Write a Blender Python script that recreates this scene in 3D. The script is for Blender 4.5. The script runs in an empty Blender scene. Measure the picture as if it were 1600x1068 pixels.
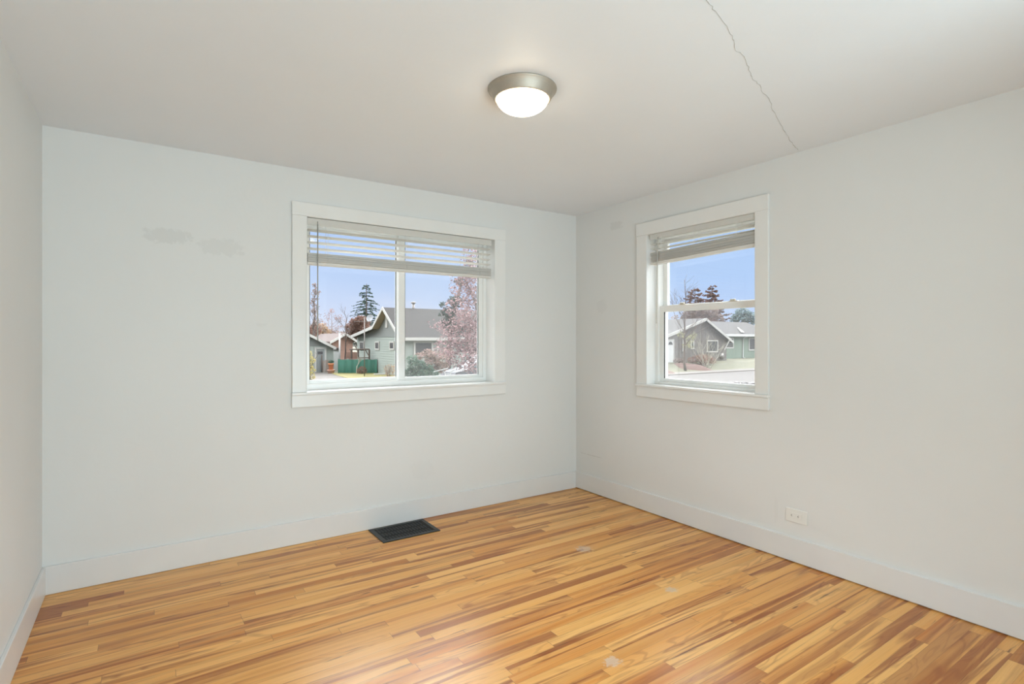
import bpy, bmesh, math, random
from mathutils import Vector
sc = bpy.context.scene
COL = sc.collection
rnd = random.Random(7)

# ------------------------------------------------------------------ camera
FPX, CXP, CYP = 840.0, 800.0, 531.0
CAM = Vector((-3.203, -3.681, 1.325))
YAW = math.radians(34.23)
cd = bpy.data.cameras.new('camera'); cam = bpy.data.objects.new('camera', cd); COL.objects.link(cam)
cam.location = CAM; cam.rotation_euler = (math.pi/2, 0, -YAW)
cd.sensor_width = 36; cd.lens = FPX/1600*36; cd.shift_y = -3/1600; cd.clip_start = .02; cd.clip_end = 600
sc.camera = cam
# ------------------------------------------------------------------ view
sc.view_settings.view_transform = 'Standard'; sc.view_settings.look = 'None'
sc.view_settings.gamma = 1; sc.view_settings.use_curve_mapping = False
sc.view_settings.exposure = 0.0
sc.cycles.use_denoising = True
sc.cycles.max_bounces = 10; sc.cycles.diffuse_bounces = 6; sc.cycles.transparent_max_bounces = 24

# ------------------------------------------------------------------ node helper
def lin(r, g, b):
    f = lambda c: (c/255/12.92 if c/255 <= .04045 else ((c/255+.055)/1.055)**2.4)
    return (f(r), f(g), f(b), 1)
class NT:
    def __init__(s, tree): s.t = tree; s.l = tree.links
    def n(s, typ, ins=None, **kw):
        nd = s.t.nodes.new(typ)
        for k, v in kw.items(): setattr(nd, k, v)
        for k, v in (ins or {}).items():
            sock = nd.inputs[k]
            if isinstance(v, bpy.types.NodeSocket): s.l.new(v, sock)
            else: sock.default_value = v
        return nd
    def m(s, op, a, b=None, c=None, clamp=False):
        ins = {0: a}
        if b is not None: ins[1] = b
        if c is not None: ins[2] = c
        return s.n('ShaderNodeMath', ins, operation=op, use_clamp=clamp).outputs[0]
    def mix(s, f, a, b, blend='MIX'):
        nd = s.n('ShaderNodeMix', data_type='RGBA', blend_type=blend)
        for i, v in ((0, f), (6, a), (7, b)):
            if isinstance(v, bpy.types.NodeSocket): s.l.new(v, nd.inputs[i])
            else: nd.inputs[i].default_value = v
        return nd.outputs[2]
    def ramp(s, f, stops, interp='LINEAR'):
        nd = s.n('ShaderNodeValToRGB', {0: f}); cr = nd.color_ramp; cr.interpolation = interp
        while len(cr.elements) < len(stops): cr.elements.new(.5)
        for e, (p, c) in zip(cr.elements, stops): e.position = p; e.color = c
        return nd.outputs[0]
    def noise(s, vec, scale, detail=2, rough=.5, dist=0.):
        return s.n('ShaderNodeTexNoise', {'Vector': vec, 'Scale': scale, 'Detail': detail, 'Roughness': rough, 'Distortion': dist}).outputs[0]
    def rng(s, v, a, b, c=0., d=1.):
        return s.n('ShaderNodeMapRange', {0: v, 1: a, 2: b, 3: c, 4: d}, clamp=True).outputs[0]

# ------------------------------------------------------------------ world: pale blue sky, brighter towards the zenith
w = bpy.data.worlds.new('sky'); sc.world = w; w.use_nodes = True
t = NT(w.node_tree); w.node_tree.nodes.clear()
tc = t.n('ShaderNodeTexCoord').outputs['Generated']
sx = t.n('ShaderNodeSeparateXYZ', {0: tc})
az = t.rng(sx.outputs[0], .25, .85)
lowL = t.ramp(sx.outputs[2], [(0., lin(170, 170, 165)), (.001, lin(236, 240, 255)), (.05, lin(215, 228, 255)), (.11, lin(196, 218, 254)), (.2, lin(186, 212, 253))])
lowR = t.ramp(sx.outputs[2], [(0., lin(170, 170, 165)), (.001, lin(212, 226, 255)), (.05, lin(194, 217, 255)), (.11, lin(184, 213, 255)), (.2, lin(180, 210, 253))])
low = t.mix(az, lowL, lowR)
cl = t.noise(t.n('ShaderNodeMapping', {0: tc, 3: (1, 1, 4)}).outputs[0], 3.0, 4, .55)
low = t.mix(t.rng(cl, .5, .75, 0, .35), low, (.93, .94, 1, 1))
front = t.rng(t.m('MAXIMUM', sx.outputs[0], sx.outputs[1]), -.1, .75)
zen = t.mix(front, (1.5, 1.6, 1.8, 1), (13.5, 13.9, 14.4, 1))
zen = t.mix(t.rng(sx.outputs[2], .45, .95), zen, (4.5, 4.7, 5.0, 1))
high = t.mix(t.rng(sx.outputs[2], .2, .4), low, zen)
bg = t.n('ShaderNodeBackground', {0: high, 1: 1.0})
t.l.new(bg.outputs[0], t.n('ShaderNodeOutputWorld').inputs[0])

# ------------------------------------------------------------------ sun and an added fill light behind the camera
def lamp(name, typ, loc, rot, energy, color=(1, 1, 1), **kw):
    d = bpy.data.lights.new(name, typ); d.energy = energy; d.color = color
    for k, v in kw.items(): setattr(d, k, v)
    o = bpy.data.objects.new(name, d); COL.objects.link(o); o.location = loc; o.rotation_euler = rot
    return o
sun = lamp('sun', 'SUN', (0, 0, 30), (0, 0, 0), .8, (1, .97, .93), angle=math.radians(4))
sun.rotation_euler = Vector((.80, .38, -.55)).to_track_quat('-Z', 'Y').to_euler()
lamp('fill_light', 'AREA', (-2.02, -5.3, .85), (math.radians(124), 0, 0), 106, (.705, .905, .985), shape='RECTANGLE', size=1.9, size_y=1.6)  # added fill lamp, unseen behind the camera, to brighten the room

# ------------------------------------------------------------------ pixel -> place helpers (survey of the photograph)
cy_, sy_ = math.cos(YAW), math.sin(YAW)
def ray(px, py):
    a = (px-CXP)/FPX; b = -(py-CYP)/FPX
    return Vector((cy_*a+sy_, -sy_*a+cy_, b))
def onX(px, py, X): d = ray(px, py); return CAM+d*((X-CAM.x)/d.x)
def onY(px, py, Y): d = ray(px, py); return CAM+d*((Y-CAM.y)/d.y)
def onZ(px, py, Z): d = ray(px, py); return CAM+d*((Z-CAM.z)/d.z)
def atD(px, py, D): return CAM+ray(px, py)*D

# ------------------------------------------------------------------ materials
MATS = {}
def newmat(name):
    m = bpy.data.materials.new(name); m.use_nodes = True; m.node_tree.nodes.clear(); MATS[name] = m
    return m, NT(m.node_tree)
def fin(m, t, bsdf): t.l.new(bsdf, t.n('ShaderNodeOutputMaterial').inputs[0]); return m
def pbr(name, col, rough=.5, metal=0., var=0., vscale=8., bump=0., spec=.5, coat=0., stretch=(1, 1, 1)):
    m, t = newmat(name)
    ob = t.n('ShaderNodeMapping', {0: t.n('ShaderNodeTexCoord').outputs['Object'], 3: stretch}).outputs[0]
    nz = t.noise(ob, vscale, 4, .6)
    c = col if len(col) == 4 else (*col, 1)
    if var:
        c = t.mix(t.rng(nz, .3, .7), tuple(x*(1-var) for x in c[:3])+(1,), tuple(min(1, x*(1+var)) for x in c[:3])+(1,))
    b = t.n('ShaderNodeBsdfPrincipled', {'Base Color': c, 'Roughness': rough, 'Metallic': metal, 'Specular IOR Level': spec, 'Coat Weight': coat})
    if bump: t.l.new(t.n('ShaderNodeBump', {'Strength': bump, 'Distance': .01, 'Height': nz}).outputs[0], b.inputs['Normal'])
    return fin(m, t, b.outputs[0])

WALLC = (.77, .775, .765, 1)
def wallmat(name, col, patches=(), bumpk=.25):
    """painted plaster; patches: (axis u, u, z, half u, half z, amount) of spackled spots with ragged outline"""
    m, t = newmat(name)
    ob = t.n('ShaderNodeTexCoord').outputs['Object']
    s = t.n('ShaderNodeSeparateXYZ', {0: ob})
    n1 = t.noise(ob, 2.2, 5, .6); n2 = t.noise(ob, 26, 4, .6); n3 = t.noise(ob, 9, 3, .55, .8)
    c = t.mix(t.rng(n1, .35, .7), tuple(x*.985 for x in col[:3])+(1,), col)
    tot = None
    for (ax, u, z, hu, hz, amt) in patches:
        du = t.m('DIVIDE', t.m('SUBTRACT', s.outputs[ax], u), hu); dz = t.m('DIVIDE', t.m('SUBTRACT', s.outputs[1 if ax == 3 else 2], z), hz)
        r = t.m('SQRT', t.m('ADD', t.m('POWER', t.m('ABSOLUTE', du), 3.), t.m('POWER', t.m('ABSOLUTE', dz), 3.)))
        r = t.m('ADD', r, t.m('MULTIPLY', t.m('SUBTRACT', n2, .5), 2.6))
        msk = t.m('MULTIPLY', t.rng(r, 1.05, .7), amt)
        tot = msk if tot is None else t.m('MAXIMUM', tot, msk)
    if tot is not None: c = t.mix(tot, c, (.52, .52, .50, 1))
    h = t.m('ADD', t.m('MULTIPLY', n3, .7), t.m('MULTIPLY', n2, .12))
    if tot is not None: h = t.m('SUBTRACT', h, t.m('MULTIPLY', tot, .25))
    b = t.n('ShaderNodeBsdfPrincipled', {'Base Color': c, 'Roughness': .45, 'Specular IOR Level': .3})
    t.l.new(t.n('ShaderNodeBump', {'Strength': bumpk, 'Distance': .006, 'Height': h}).outputs[0], b.inputs['Normal'])
    return fin(m, t, b.outputs[0])
wallmat('paint_back', WALLC, [(0, -3.10, 1.925, .115, .045, .24), (0, -2.83, 1.885, .125, .05, .17), (0, -2.60, 1.42, .03, .012, .10), (0, -1.50, .36, .10, .07, .06)])
wallmat('paint_right', WALLC, [(1, -.50, 2.27, .075, .035, .22), (1, -.33, 1.61, .06, .06, .10), (1, -.20, .322, .14, .0035, .45), (1, -1.86, .27, .015, .08, .07)])
wallmat('paint_plain', WALLC)
wallmat('paint_ceiling', (.80, .83, .865, 1), bumpk=.3)
pbr('trim_paint', (.815, .815, .80), .28, var=.02, vscale=3, bump=.03)
pbr('base_paint', (.77, .77, .765), .3, var=.02, vscale=3, bump=.05)
pbr('vinyl', (.86, .86, .84), .35, var=.015)
m, t = newmat('blind_white')
b = t.n('ShaderNodeBsdfPrincipled', {'Base Color': (.84, .83, .80, 1), 'Roughness': .4})
fin(m, t, t.n('ShaderNodeMixShader', {0: .34, 1: b.outputs[0], 2: t.n('ShaderNodeBsdfTranslucent', {0: (.9, .88, .84, 1)}).outputs[0]}).outputs[0])
pbr('cord_white', (.85, .85, .83), .7, var=.03)
pbr('wand_grey', (.35, .35, .33), .2, var=.03, spec=.6)
pbr('wand_clear', (.62, .60, .55), .2, var=.03, spec=.6)
pbr('gasket', (.03, .03, .03), .5, var=.1)
pbr('latch_tan', (.62, .56, .45), .35, var=.05)
pbr('outlet_white', (.80, .80, .77), .3, var=.01)
pbr('slot_dark', (.05, .05, .045), .6, var=.1)
pbr('vent_metal', (.045, .047, .047), .42, .6, var=.15, vscale=30)
pbr('vent_dark', (.008, .008, .009), .5, .2, var=.2, vscale=30)
pbr('nickel', (.52, .475, .41), .6, 1., var=.04, vscale=40, stretch=(1, 1, .05))
pbr('crack', (.50, .50, .485), .8, var=.15, vscale=20)
m, t = newmat('lamp_glass')
gl = t.n('ShaderNodeBsdfPrincipled', {'Base Color': (.95, .93, .9, 1), 'Roughness': .25, 'Emission Color': (1, .83, .60, 1), 'Emission Strength': 13.0})
fin(m, t, gl.outputs[0])
def glassmat(name, tint, haze, hcol):
    m, t = newmat(name)
    tr = t.n('ShaderNodeBsdfTransparent', {0: tint}); gs = t.n('ShaderNodeBsdfGlossy', {0: (1, 1, 1, 1), 1: .02})
    fr = t.m('MULTIPLY', t.n('ShaderNodeFresnel', {0: 1.45}).outputs[0], .5)
    mx = t.n('ShaderNodeMixShader', {0: fr, 1: tr.outputs[0], 2: gs.outputs[0]})
    if haze:
        ob = t.n('ShaderNodeTexCoord').outputs['Object']
        hz = t.m('MULTIPLY', t.rng(t.noise(ob, 6, 4), .2, .8, .85, 1.15), haze)
        df = t.n('ShaderNodeBsdfTranslucent', {0: hcol}); d2 = t.n('ShaderNodeBsdfDiffuse', {0: hcol})
        dd = t.n('ShaderNodeMixShader', {0: .5, 1: df.outputs[0], 2: d2.outputs[0]})
        mx = t.n('ShaderNodeMixShader', {0: hz, 1: mx.outputs[0], 2: dd.outputs[0]})
    return fin(m, t, mx.outputs[0])
glassmat('glass', (.985, .99, .985, 1), 0, None)
glassmat('screen', (1, 1, 1, 1), .05, (.5, .5, .5, 1))
glassmat('house_glass_dark', (.1, .1, .1, 1), .5, (.12, .12, .13, 1))

def plankmat():
    m, t = newmat('oak_strips')
    ob = t.n('ShaderNodeTexCoord').outputs['Object']; s = t.n('ShaderNodeSeparateXYZ', {0: ob}); X, Y = s.outputs[0], s.outputs[1]
    W = .0565
    yr = t.m('DIVIDE', Y, W); row = t.m('FLOOR', yr); fy = t.m('SUBTRACT', yr, row)
    rr = t.n('ShaderNodeTexWhiteNoise', {'W': row}, noise_dimensions='1D').outputs[0]
    wv = t.m('ADD', t.m('MULTIPLY', X, .9), t.m('MULTIPLY', rr, 71.3))
    v1 = t.n('ShaderNodeTexVoronoi', {'W': wv, 'Scale': 1.}, voronoi_dimensions='1D').outputs['Color']
    v2 = t.n('ShaderNodeTexVoronoi', {'W': wv, 'Scale': 1.}, voronoi_dimensions='1D', feature='DISTANCE_TO_EDGE').outputs['Distance']
    pr = t.n('ShaderNodeSeparateColor', {0: v1}).outputs[0]
    wn = t.n('ShaderNodeTexWhiteNoise', {'Vector': t.n('ShaderNodeCombineXYZ', {0: row, 1: t.m('MULTIPLY', pr, 97.)}).outputs[0]}, noise_dimensions='2D')
    a = t.n('ShaderNodeSeparateColor', {0: wn.outputs['Color']}); r1, r2, r3 = a.outputs
    # grain space: stretched along the board, shifted per board
    gx = t.m('ADD', X, t.m('MULTIPLY', r1, 40.)); gy = t.m('ADD', Y, t.m('MULTIPLY', r2, 9.))
    slant = t.m('MULTIPLY', t.m('SUBTRACT', r3, .5), .05)
    gy = t.m('ADD', gy, t.m('MULTIPLY', X, slant))
    def gv(kx, ky, z): return t.n('ShaderNodeCombineXYZ', {0: t.m('MULTIPLY', gx, kx), 1: t.m('MULTIPLY', gy, ky), 2: t.m('MULTIPLY', r3, z)}).outputs[0]
    fine = t.noise(gv(3., 240., 11), 1., 3, .6)
    streak = t.noise(gv(.75, 27., 23), 1., 5, .6, .45)
    big = t.noise(gv(.6, 15., 37), 1., 3, .5, .8)
    fig = t.noise(gv(1.5, 10., 5), 1., 2, .45, .5)
    rings = t.m('SINE', t.m('MULTIPLY', fig, 62.)); rings = t.rng(rings, .35, 1.)
    c = t.ramp(r2, [(0., lin(204, 136, 72)), (.16, lin(214, 152, 86)), (.45, lin(222, 165, 98)), (.75, lin(236, 186, 120)), (.88, lin(216, 152, 86)), (1., lin(188, 118, 64))])
    c = t.mix(t.rng(streak, .35, .62), c, t.mix(.5, c, lin(232, 186, 124)))
    heart = t.m('MULTIPLY', t.rng(big, .48, .58), t.rng(r3, .15, .7, .15, 1.))
    c = t.mix(t.m('MULTIPLY', heart, .82), c, lin(150, 86, 46))
    c = t.mix(t.m('MULTIPLY', rings, t.m('ADD', t.m('MULTIPLY', t.rng(r1, .5, .8), .28), t.m('MULTIPLY', heart, .3))), c, lin(132, 66, 32))
    dk = t.rng(streak, .585, .68); c = t.mix(t.m('MULTIPLY', dk, .6), c, lin(124, 58, 26))
    dk2 = t.rng(t.noise(gv(1.9, 44., 61), 1., 4, .55, .6), .655, .72); c = t.mix(t.m('MULTIPLY', dk2, .75), c, lin(80, 40, 22))
    c = t.mix(t.rng(fine, .45, .75, 0, .16), c, lin(146, 82, 40))
    fl = t.rng(t.noise(gv(9., 130., 19), 1., 3, .6), .70, .78); c = t.mix(t.m('MULTIPLY', fl, .6), c, lin(104, 56, 28))
    kn = t.n('ShaderNodeTexVoronoi', {'Vector': gv(2.2, 11., 3), 'Scale': 1.}).outputs['Distance']
    c = t.mix(t.rng(kn, .075, .035, 0, .75), c, lin(84, 50, 30))
    # joints
    e1 = t.rng(t.m('MULTIPLY', t.m('MINIMUM', fy, t.m('SUBTRACT', 1., fy)), W), .0011, .0004)
    e2 = t.rng(t.m('DIVIDE', v2, .9), .0013, .0006)
    seam = t.m('MAXIMUM', t.m('MULTIPLY', e1, t.rng(rr, 0., 1., .25, .75)), t.m('MULTIPLY', e2, .8))
    c = t.mix(t.m('MULTIPLY', seam, .7), c, lin(96, 58, 30))
    # three worn grey scuffs
    n2 = t.noise(ob, 60, 4, .7)
    sc_ = None
    for (x, y, hx, hy) in SCUFFS:
        dx = t.m('DIVIDE', t.m('SUBTRACT', X, x), hx); dy = t.m('DIVIDE', t.m('SUBTRACT', Y, y), hy)
        r = t.m('SQRT', t.m('ADD', t.m('MULTIPLY', dx, dx), t.m('MULTIPLY', dy, dy)))
        k = t.rng(t.m('ADD', r, t.m('MULTIPLY', t.m('SUBTRACT', n2, .5), 2.4)), 1.0, .6)
        sc_ = k if sc_ is None else t.m('MAXIMUM', sc_, k)
    c = t.mix(t.m('MULTIPLY', sc_, .55), c, lin(205, 195, 182))
    hs = t.n('ShaderNodeHueSaturation', {'Saturation': 1.07, 'Value': 1.08, 'Color': c}).outputs[0]
    rough = t.m('ADD', t.m('MULTIPLY', t.noise(ob, 5, 4), .08), .27); rough = t.m('ADD', rough, t.m('MULTIPLY', sc_, .25))
    b = t.n('ShaderNodeBsdfPrincipled', {'Base Color': hs, 'Roughness': rough, 'Specular IOR Level': .5})
    h = t.m('SUBTRACT', t.m('MULTIPLY', fine, .05), seam)
    t.l.new(t.n('ShaderNodeBump', {'Strength': .25, 'Distance': .001, 'Height': h}).outputs[0], b.inputs['Normal'])
    fin(m, t, b.outputs[0])
SCUFFS = []
for (px, py, hx, hy) in ((912, 857, .060, .055), (1049, 921, .040, .036), (957, 1033, .048, .036)):
    p = onZ(px, py, 0); SCUFFS.append((p.x, p.y, hx, hy))
plankmat()

# ------------------------------------------------------------------ mesh builder
ORG = {}
class MB:
    def __init__(s): s.v = []; s.f = []; s.sm = []
    def add(s, vs, fs, smooth=False):
        o = len(s.v); s.v += [Vector(p) for p in vs]
        for f in fs: s.f.append([i+o for i in f]); s.sm.append(smooth)
        return s
    def box(s, x0, x1, y0, y1, z0, z1):
        return s.add([(x0, y0, z0), (x1, y0, z0), (x1, y1, z0), (x0, y1, z0), (x0, y0, z1), (x1, y0, z1), (x1, y1, z1), (x0, y1, z1)],
                     [(0, 3, 2, 1), (4, 5, 6, 7), (0, 1, 5, 4), (1, 2, 6, 5), (2, 3, 7, 6), (3, 0, 4, 7)])
    def prism(s, poly, ext):
        n = len(poly); e = Vector(ext); P = [Vector(p) for p in poly]
        return s.add(P+[p+e for p in P], [tuple(range(n))[::-1], tuple(range(n, 2*n))]+[(i, (i+1) % n, n+(i+1) % n, n+i) for i in range(n)])
    def tube(s, pts, rad, k=6, cap=True):
        pts = [Vector(p) for p in pts]; n = len(pts)
        if not hasattr(rad, '__len__'): rad = [rad]*n
        vs = []; up = None
        for i, p in enumerate(pts):
            d = (pts[min(i+1, n-1)]-pts[max(i-1, 0)]).normalized()
            if up is None or abs(up.dot(d)) > .98: up = Vector((0, 0, 1)) if abs(d.z) < .9 else Vector((1, 0, 0))
            a = d.cross(up).normalized(); b = a.cross(d); up = b
            vs += [p+(a*math.cos(2*math.pi*j/k)+b*math.sin(2*math.pi*j/k))*rad[i] for j in range(k)]
        fs = [(i*k+j, i*k+(j+1) % k, (i+1)*k+(j+1) % k, (i+1)*k+j) for i in range(n-1) for j in range(k)]
        if cap: fs += [tuple(range(k))[::-1], tuple(range((n-1)*k, n*k))]
        return s.add(vs, fs, k > 4)
    def lathe(s, prof, c, k=48):
        c = Vector(c); vs = []
        for (r, z) in prof: vs += [c+Vector((r*math.cos(2*math.pi*j/k), r*math.sin(2*math.pi*j/k), z)) for j in range(k)]
        return s.add(vs, [(i*k+j, i*k+(j+1) % k, (i+1)*k+(j+1) % k, (i+1)*k+j) for i in range(len(prof)-1) for j in range(k)], True)
    def blob(s, c, r, seed=0, rough=.25, sub=2):
        bm = bmesh.new(); bmesh.ops.create_icosphere(bm, subdivisions=sub, radius=1); q = random.Random(seed)
        vs = [Vector((v.co.x*r[0], v.co.y*r[1], v.co.z*r[2]))*(1+q.uniform(-rough, rough))+Vector(c) for v in bm.verts]
        fs = [tuple(v.index for v in f.verts) for f in bm.faces]; bm.free()
        return s.add(vs, fs, False)
    def quad(s, a, b, c, d): return s.add([a, b, c, d], [(0, 1, 2, 3)])
    def build(s, name, mat, parent=None, bevel=0., at=None):
        me = bpy.data.meshes.new(name)
        if parent is not None: org = ORG[parent]
        elif at is not None: org = Vector(at)
        else:
            lo = [min(p[i] for p in s.v) for i in range(3)]; hi = [max(p[i] for p in s.v) for i in range(3)]
            org = Vector(((lo[0]+hi[0])/2, (lo[1]+hi[1])/2, lo[2]))
        me.from_pydata([tuple(p-org) for p in s.v], [], s.f)
        me.polygons.foreach_set('use_smooth', s.sm); me.update()
        bm = bmesh.new(); bm.from_mesh(me); bmesh.ops.recalc_face_normals(bm, faces=bm.faces) if len(s.f) < 20000 else None; bm.to_mesh(me); bm.free()
        o = bpy.data.objects.new(name, me); COL.objects.link(o); me.materials.append(MATS[mat]); ORG[o] = org
        if parent is not None: o.parent = parent
        else: o.location = org
        if bevel:
            b = o.modifiers.new('bevel', 'BEVEL'); b.width = bevel; b.segments = 2; b.limit_method = 'ANGLE'
        return o
def tag(o, label=None, cat=None, group=None, kind=None):
    for k, v in (('label', label), ('category', cat), ('group', group), ('kind', kind)):
        if v: o[k] = v
    return o
def empty(name, loc, label=None, cat=None, group=None, kind=None):
    o = bpy.data.objects.new(name, None); COL.objects.link(o); o.location = loc; o.empty_display_size = .1; ORG[o] = Vector(loc)
    return tag(o, label, cat, group, kind)
def bx(*a): return MB().box(*a)

# ------------------------------------------------------------------ room shell
XL, YR, H = -3.65, -4.05, 2.44
TH = .20
W1 = dict(a=-2.337, b=-.875, z0=.985, z1=2.136)
W2 = dict(a=-1.736, b=-.838, z0=.985, z1=2.136)
def wall_hole(x0, x1, z0, z1, hx0, hx1, hz0, hz1, mk):
    mb = MB()
    for r in ((x0, hx0, z0, z1), (hx1, x1, z0, z1), (hx0, hx1, z0, hz0), (hx0, hx1, hz1, z1)):
        if r[1] > r[0] and r[3] > r[2]: mk(mb, *r)
    return mb
Z0 = (0, 0, 0)
tag(wall_hole(XL-TH, TH, -.25, H+.2, W1['a'], W1['b'], W1['z0']-.03, W1['z1'], lambda m, a, b, c, d: m.box(a, b, 0, TH, c, d)).build('wall_back', 'paint_back', at=Z0), 'white painted wall with the wide slider window and two grey patches', 'wall', kind='structure')
tag(wall_hole(YR-1.6, 0, -.25, H+.2, W2['a'], W2['b'], W2['z0']-.03, W2['z1'], lambda m, a, b, c, d: m.box(0, TH, a, b, c, d)).build('wall_right', 'paint_right', at=Z0), 'white painted wall with the narrow single-hung window and outlet', 'wall', kind='structure')
tag(bx(XL-TH, XL, YR-1.6, 0, -.25, H+.2).build('wall_left', 'paint_plain', at=Z0), 'blank white painted wall without a window', 'wall', kind='structure')
DX0, DX1 = -3.45, -1.02  # opening added in the unseen rear wall to let the fill light in
tag(wall_hole(XL, 0, 0, H, DX0, DX1, 0, 2.25, lambda m, a, b, c, d: m.box(a, b, YR-.12, YR, c, d)).build('wall_rear', 'paint_plain', at=Z0), 'white wall with a wide cased opening added to pass the fill light', 'wall', kind='structure')
tag(bx(XL-TH, TH, YR-1.75, YR-1.6, -.25, H+.2).build('wall_far', 'paint_plain', at=Z0), 'white wall added behind the fill light, beyond the opening', 'wall', kind='structure')  # added unseen wall, closes the space around the fill light against the sun
tag(bx(XL, 0, YR-1.6, 0, -.25, 0).build('floor', 'oak_strips', at=Z0), 'glossy honey-coloured strip wood floor with darker streaked boards', 'floor', kind='structure')
ceil = tag(bx(XL, 0, YR-1.6, 0, H, H+.2).build('ceiling', 'paint_ceiling', at=Z0), 'white plaster ceiling with a long hairline crack', 'ceiling', kind='structure')

# hairline crack across the ceiling, running down onto the wall a little
cr = MB()
pts = [(1106, 2), (1118, 18), (1140, 48), (1146, 64), (1150, 78), (1160, 86), (1166, 93), (1170, 108), (1174, 120), (1184, 130), (1190, 140), (1203, 158), (1210, 176), (1222, 198), (1231, 214), (1239, 226), (1247, 234)]
q = random.Random(3); path = []
for i in range(len(pts)-1):
    a, b = onZ(*pts[i], H), onZ(*pts[i+1], H)
    for k in range(4): path.append(a.lerp(b, k/4)+Vector((q.uniform(-.004, .004), q.uniform(-.004, .004), 0)))
path.append(onZ(*pts[-1], H)); path.insert(0, path[0]+Vector((-.5, -.12, 0)))
for i in range(len(path)-1):
    d = (path[i+1]-path[i]); d.z = 0; n = Vector((-d.y, d.x, 0)).normalized()
    wd = .0010*q.uniform(.5, 1.3); wd2 = wd
    cr.prism([path[i]-n*wd, path[i+1]-n*wd2, path[i+1]+n*wd2, path[i]+n*wd], (0, 0, -.0012))
tag(cr.build('crack', 'crack', ceil), 'jagged grey hairline crack')
# faint trowel ridges beside the lamp, on the ceiling

# baseboards
bh = .148
tag(bx(XL, -.015, -.015, 0, .001, bh).build('baseboard_back', 'base_paint', at=Z0, bevel=.003), 'white flat baseboard below the wide window', 'baseboard', kind='structure')
tag(bx(-.015, 0, YR, 0, .006, bh).build('baseboard_right', 'base_paint', at=Z0, bevel=.003), 'white flat baseboard below the narrow window with a dark gap at the floor', 'baseboard', kind='structure')
tag(bx(XL, XL+.015, YR, -.0155, .001, bh).build('baseboard_left', 'base_paint', at=Z0, bevel=.003), 'white flat baseboard on the blank wall', 'baseboard', kind='structure')
tag(MB().box(XL+.016, DX0-.1, YR, YR+.015, .001, bh).box(DX1+.1, -.016, YR, YR+.015, .001, bh).build('baseboard_rear', 'base_paint', at=Z0, bevel=.003), 'white flat baseboard beside the added cased opening', 'baseboard', kind='structure')
tag(MB().box(DX0-.09, DX0, YR, YR+.02, 0, 2.34).box(DX1, DX1+.09, YR, YR+.02, 0, 2.34).box(DX0, DX1, YR, YR+.02, 2.25, 2.34).build('trim_1', 'trim_paint', at=Z0, bevel=.002), 'white casing around the wide opening added for the fill light', 'trim', kind='structure')

# ------------------------------------------------------------------ windows. u runs along the wall, v is the depth outwards (0 = wall face, + = outside)
def window(name, label, horiz, A, B, Z0w, Z1w, cas, face):
    """horiz: u = X, v = Y; else u = Y, v = X"""
    def b(mb, u0, u1, v0, v1, z0, z1):
        if horiz: mb.box(u0, u1, v0, v1, z0, z1)
        else: mb.box(v0, v1, u0, u1, z0, z1)
        return mb
    B_ = lambda *a: b(MB(), *a)
    c0 = ((A+B)/2, 0, Z0w) if horiz else (0, (A+B)/2, Z0w)
    e = empty(name, c0, label, 'window', kind='structure')
    (cl, ct, crr) = cas
    # casing of flat boards, 20 mm proud of the wall; stool and apron below
    B_(A-cl, A, -.02, 0, Z0w, Z1w).build('side_casing', 'trim_paint', e, .0025)
    B_(B, B+crr, -.02, 0, Z0w, Z1w).build('side_casing', 'trim_paint', e, .0025)
    B_(A-cl-.001, B+crr+.001, -.022, 0, Z1w, Z1w+ct).build('head_casing', 'trim_paint', e, .0025)
    b(B_(A-cl-.004, B+crr+.004, -.032, -.0005, Z0w-.018, Z0w), A+.0005, B-.0005, -.0005, .198, Z0w-.018, Z0w).build('stool', 'trim_paint', e, .003)
    B_(A-cl-.002, B+crr+.002, -.02, 0, Z0w-.098, Z0w-.018).build('apron', 'trim_paint', e, .0025)
    # jamb liner of the reveal
    j = MB(); b(j, A, A+.004, -.019, face, Z0w, Z1w); b(j, B-.004, B, -.019, face, Z0w, Z1w); b(j, A+.004, B-.004, -.019, face, Z1w-.003, Z1w)
    j.build('jamb', 'trim_paint', e)
    return e, b
# wide slider in the back wall
e1, b1 = window('window_1', 'wide white sliding window with two side by side panes', True, W1['a'], W1['b'], W1['z0'], W1['z1'], (.088, .088, .098), .115)
A, B, z0, z1 = W1['a'], W1['b'], W1['z0'], W1['z1']
fr = MB(); f0, f1 = .115, .195
b1(fr, A, A+.032, f0, f1, z0, z1); b1(fr, B-.032, B, f0, f1, z0, z1); b1(fr, A+.032, B-.032, f0, f1, z0, z0+.030); b1(fr, A+.032, B-.032, f0, f1, z1-.03, z1)
b1(fr, A+.032, B-.032, f0-.006, f0+.004, z0, z0+.038)
fr.build('frame', 'vinyl', e1, .002)
MX0, MX1 = -1.648, -1.584
def sash(e, bf, u0, u1, za, zb, v0, v1, st, rl, rt, rr_, name='sash', gl='glass', scr=None, gk=True):
    s = MB(); bf(s, u0, u0+st, v0, v1, za, zb); bf(s, u1-rr_, u1, v0, v1, za, zb); bf(s, u0+st, u1-rr_, v0, v1, za, za+rl); bf(s, u0+st, u1-rr_, v0, v1, zb-rt, zb)
    so = s.build(name, 'vinyl', e, .002)
    vm = (v0+v1)/2
    g = MB(); bf(g, u0+st, u1-rr_, vm-.002, vm+.002, za+rl, zb-rt); g.build('pane', gl, so)
    if gk:
        k = MB(); gw = .004; x0, x1, y0, y1 = u0+st, u1-rr_, za+rl, zb-rt
        bf(k, x0, x0+gw, v0+.004, vm-.003, y0, y1); bf(k, x1-gw, x1, v0+.004, vm-.003, y0, y1)
        k.build('gasket', 'gasket', so)
    return so
sash(e1, b1, A+.032, MX0+.024, z0+.030, z1-.03, .158, .186, .030, .034, .03, .022)
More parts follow.
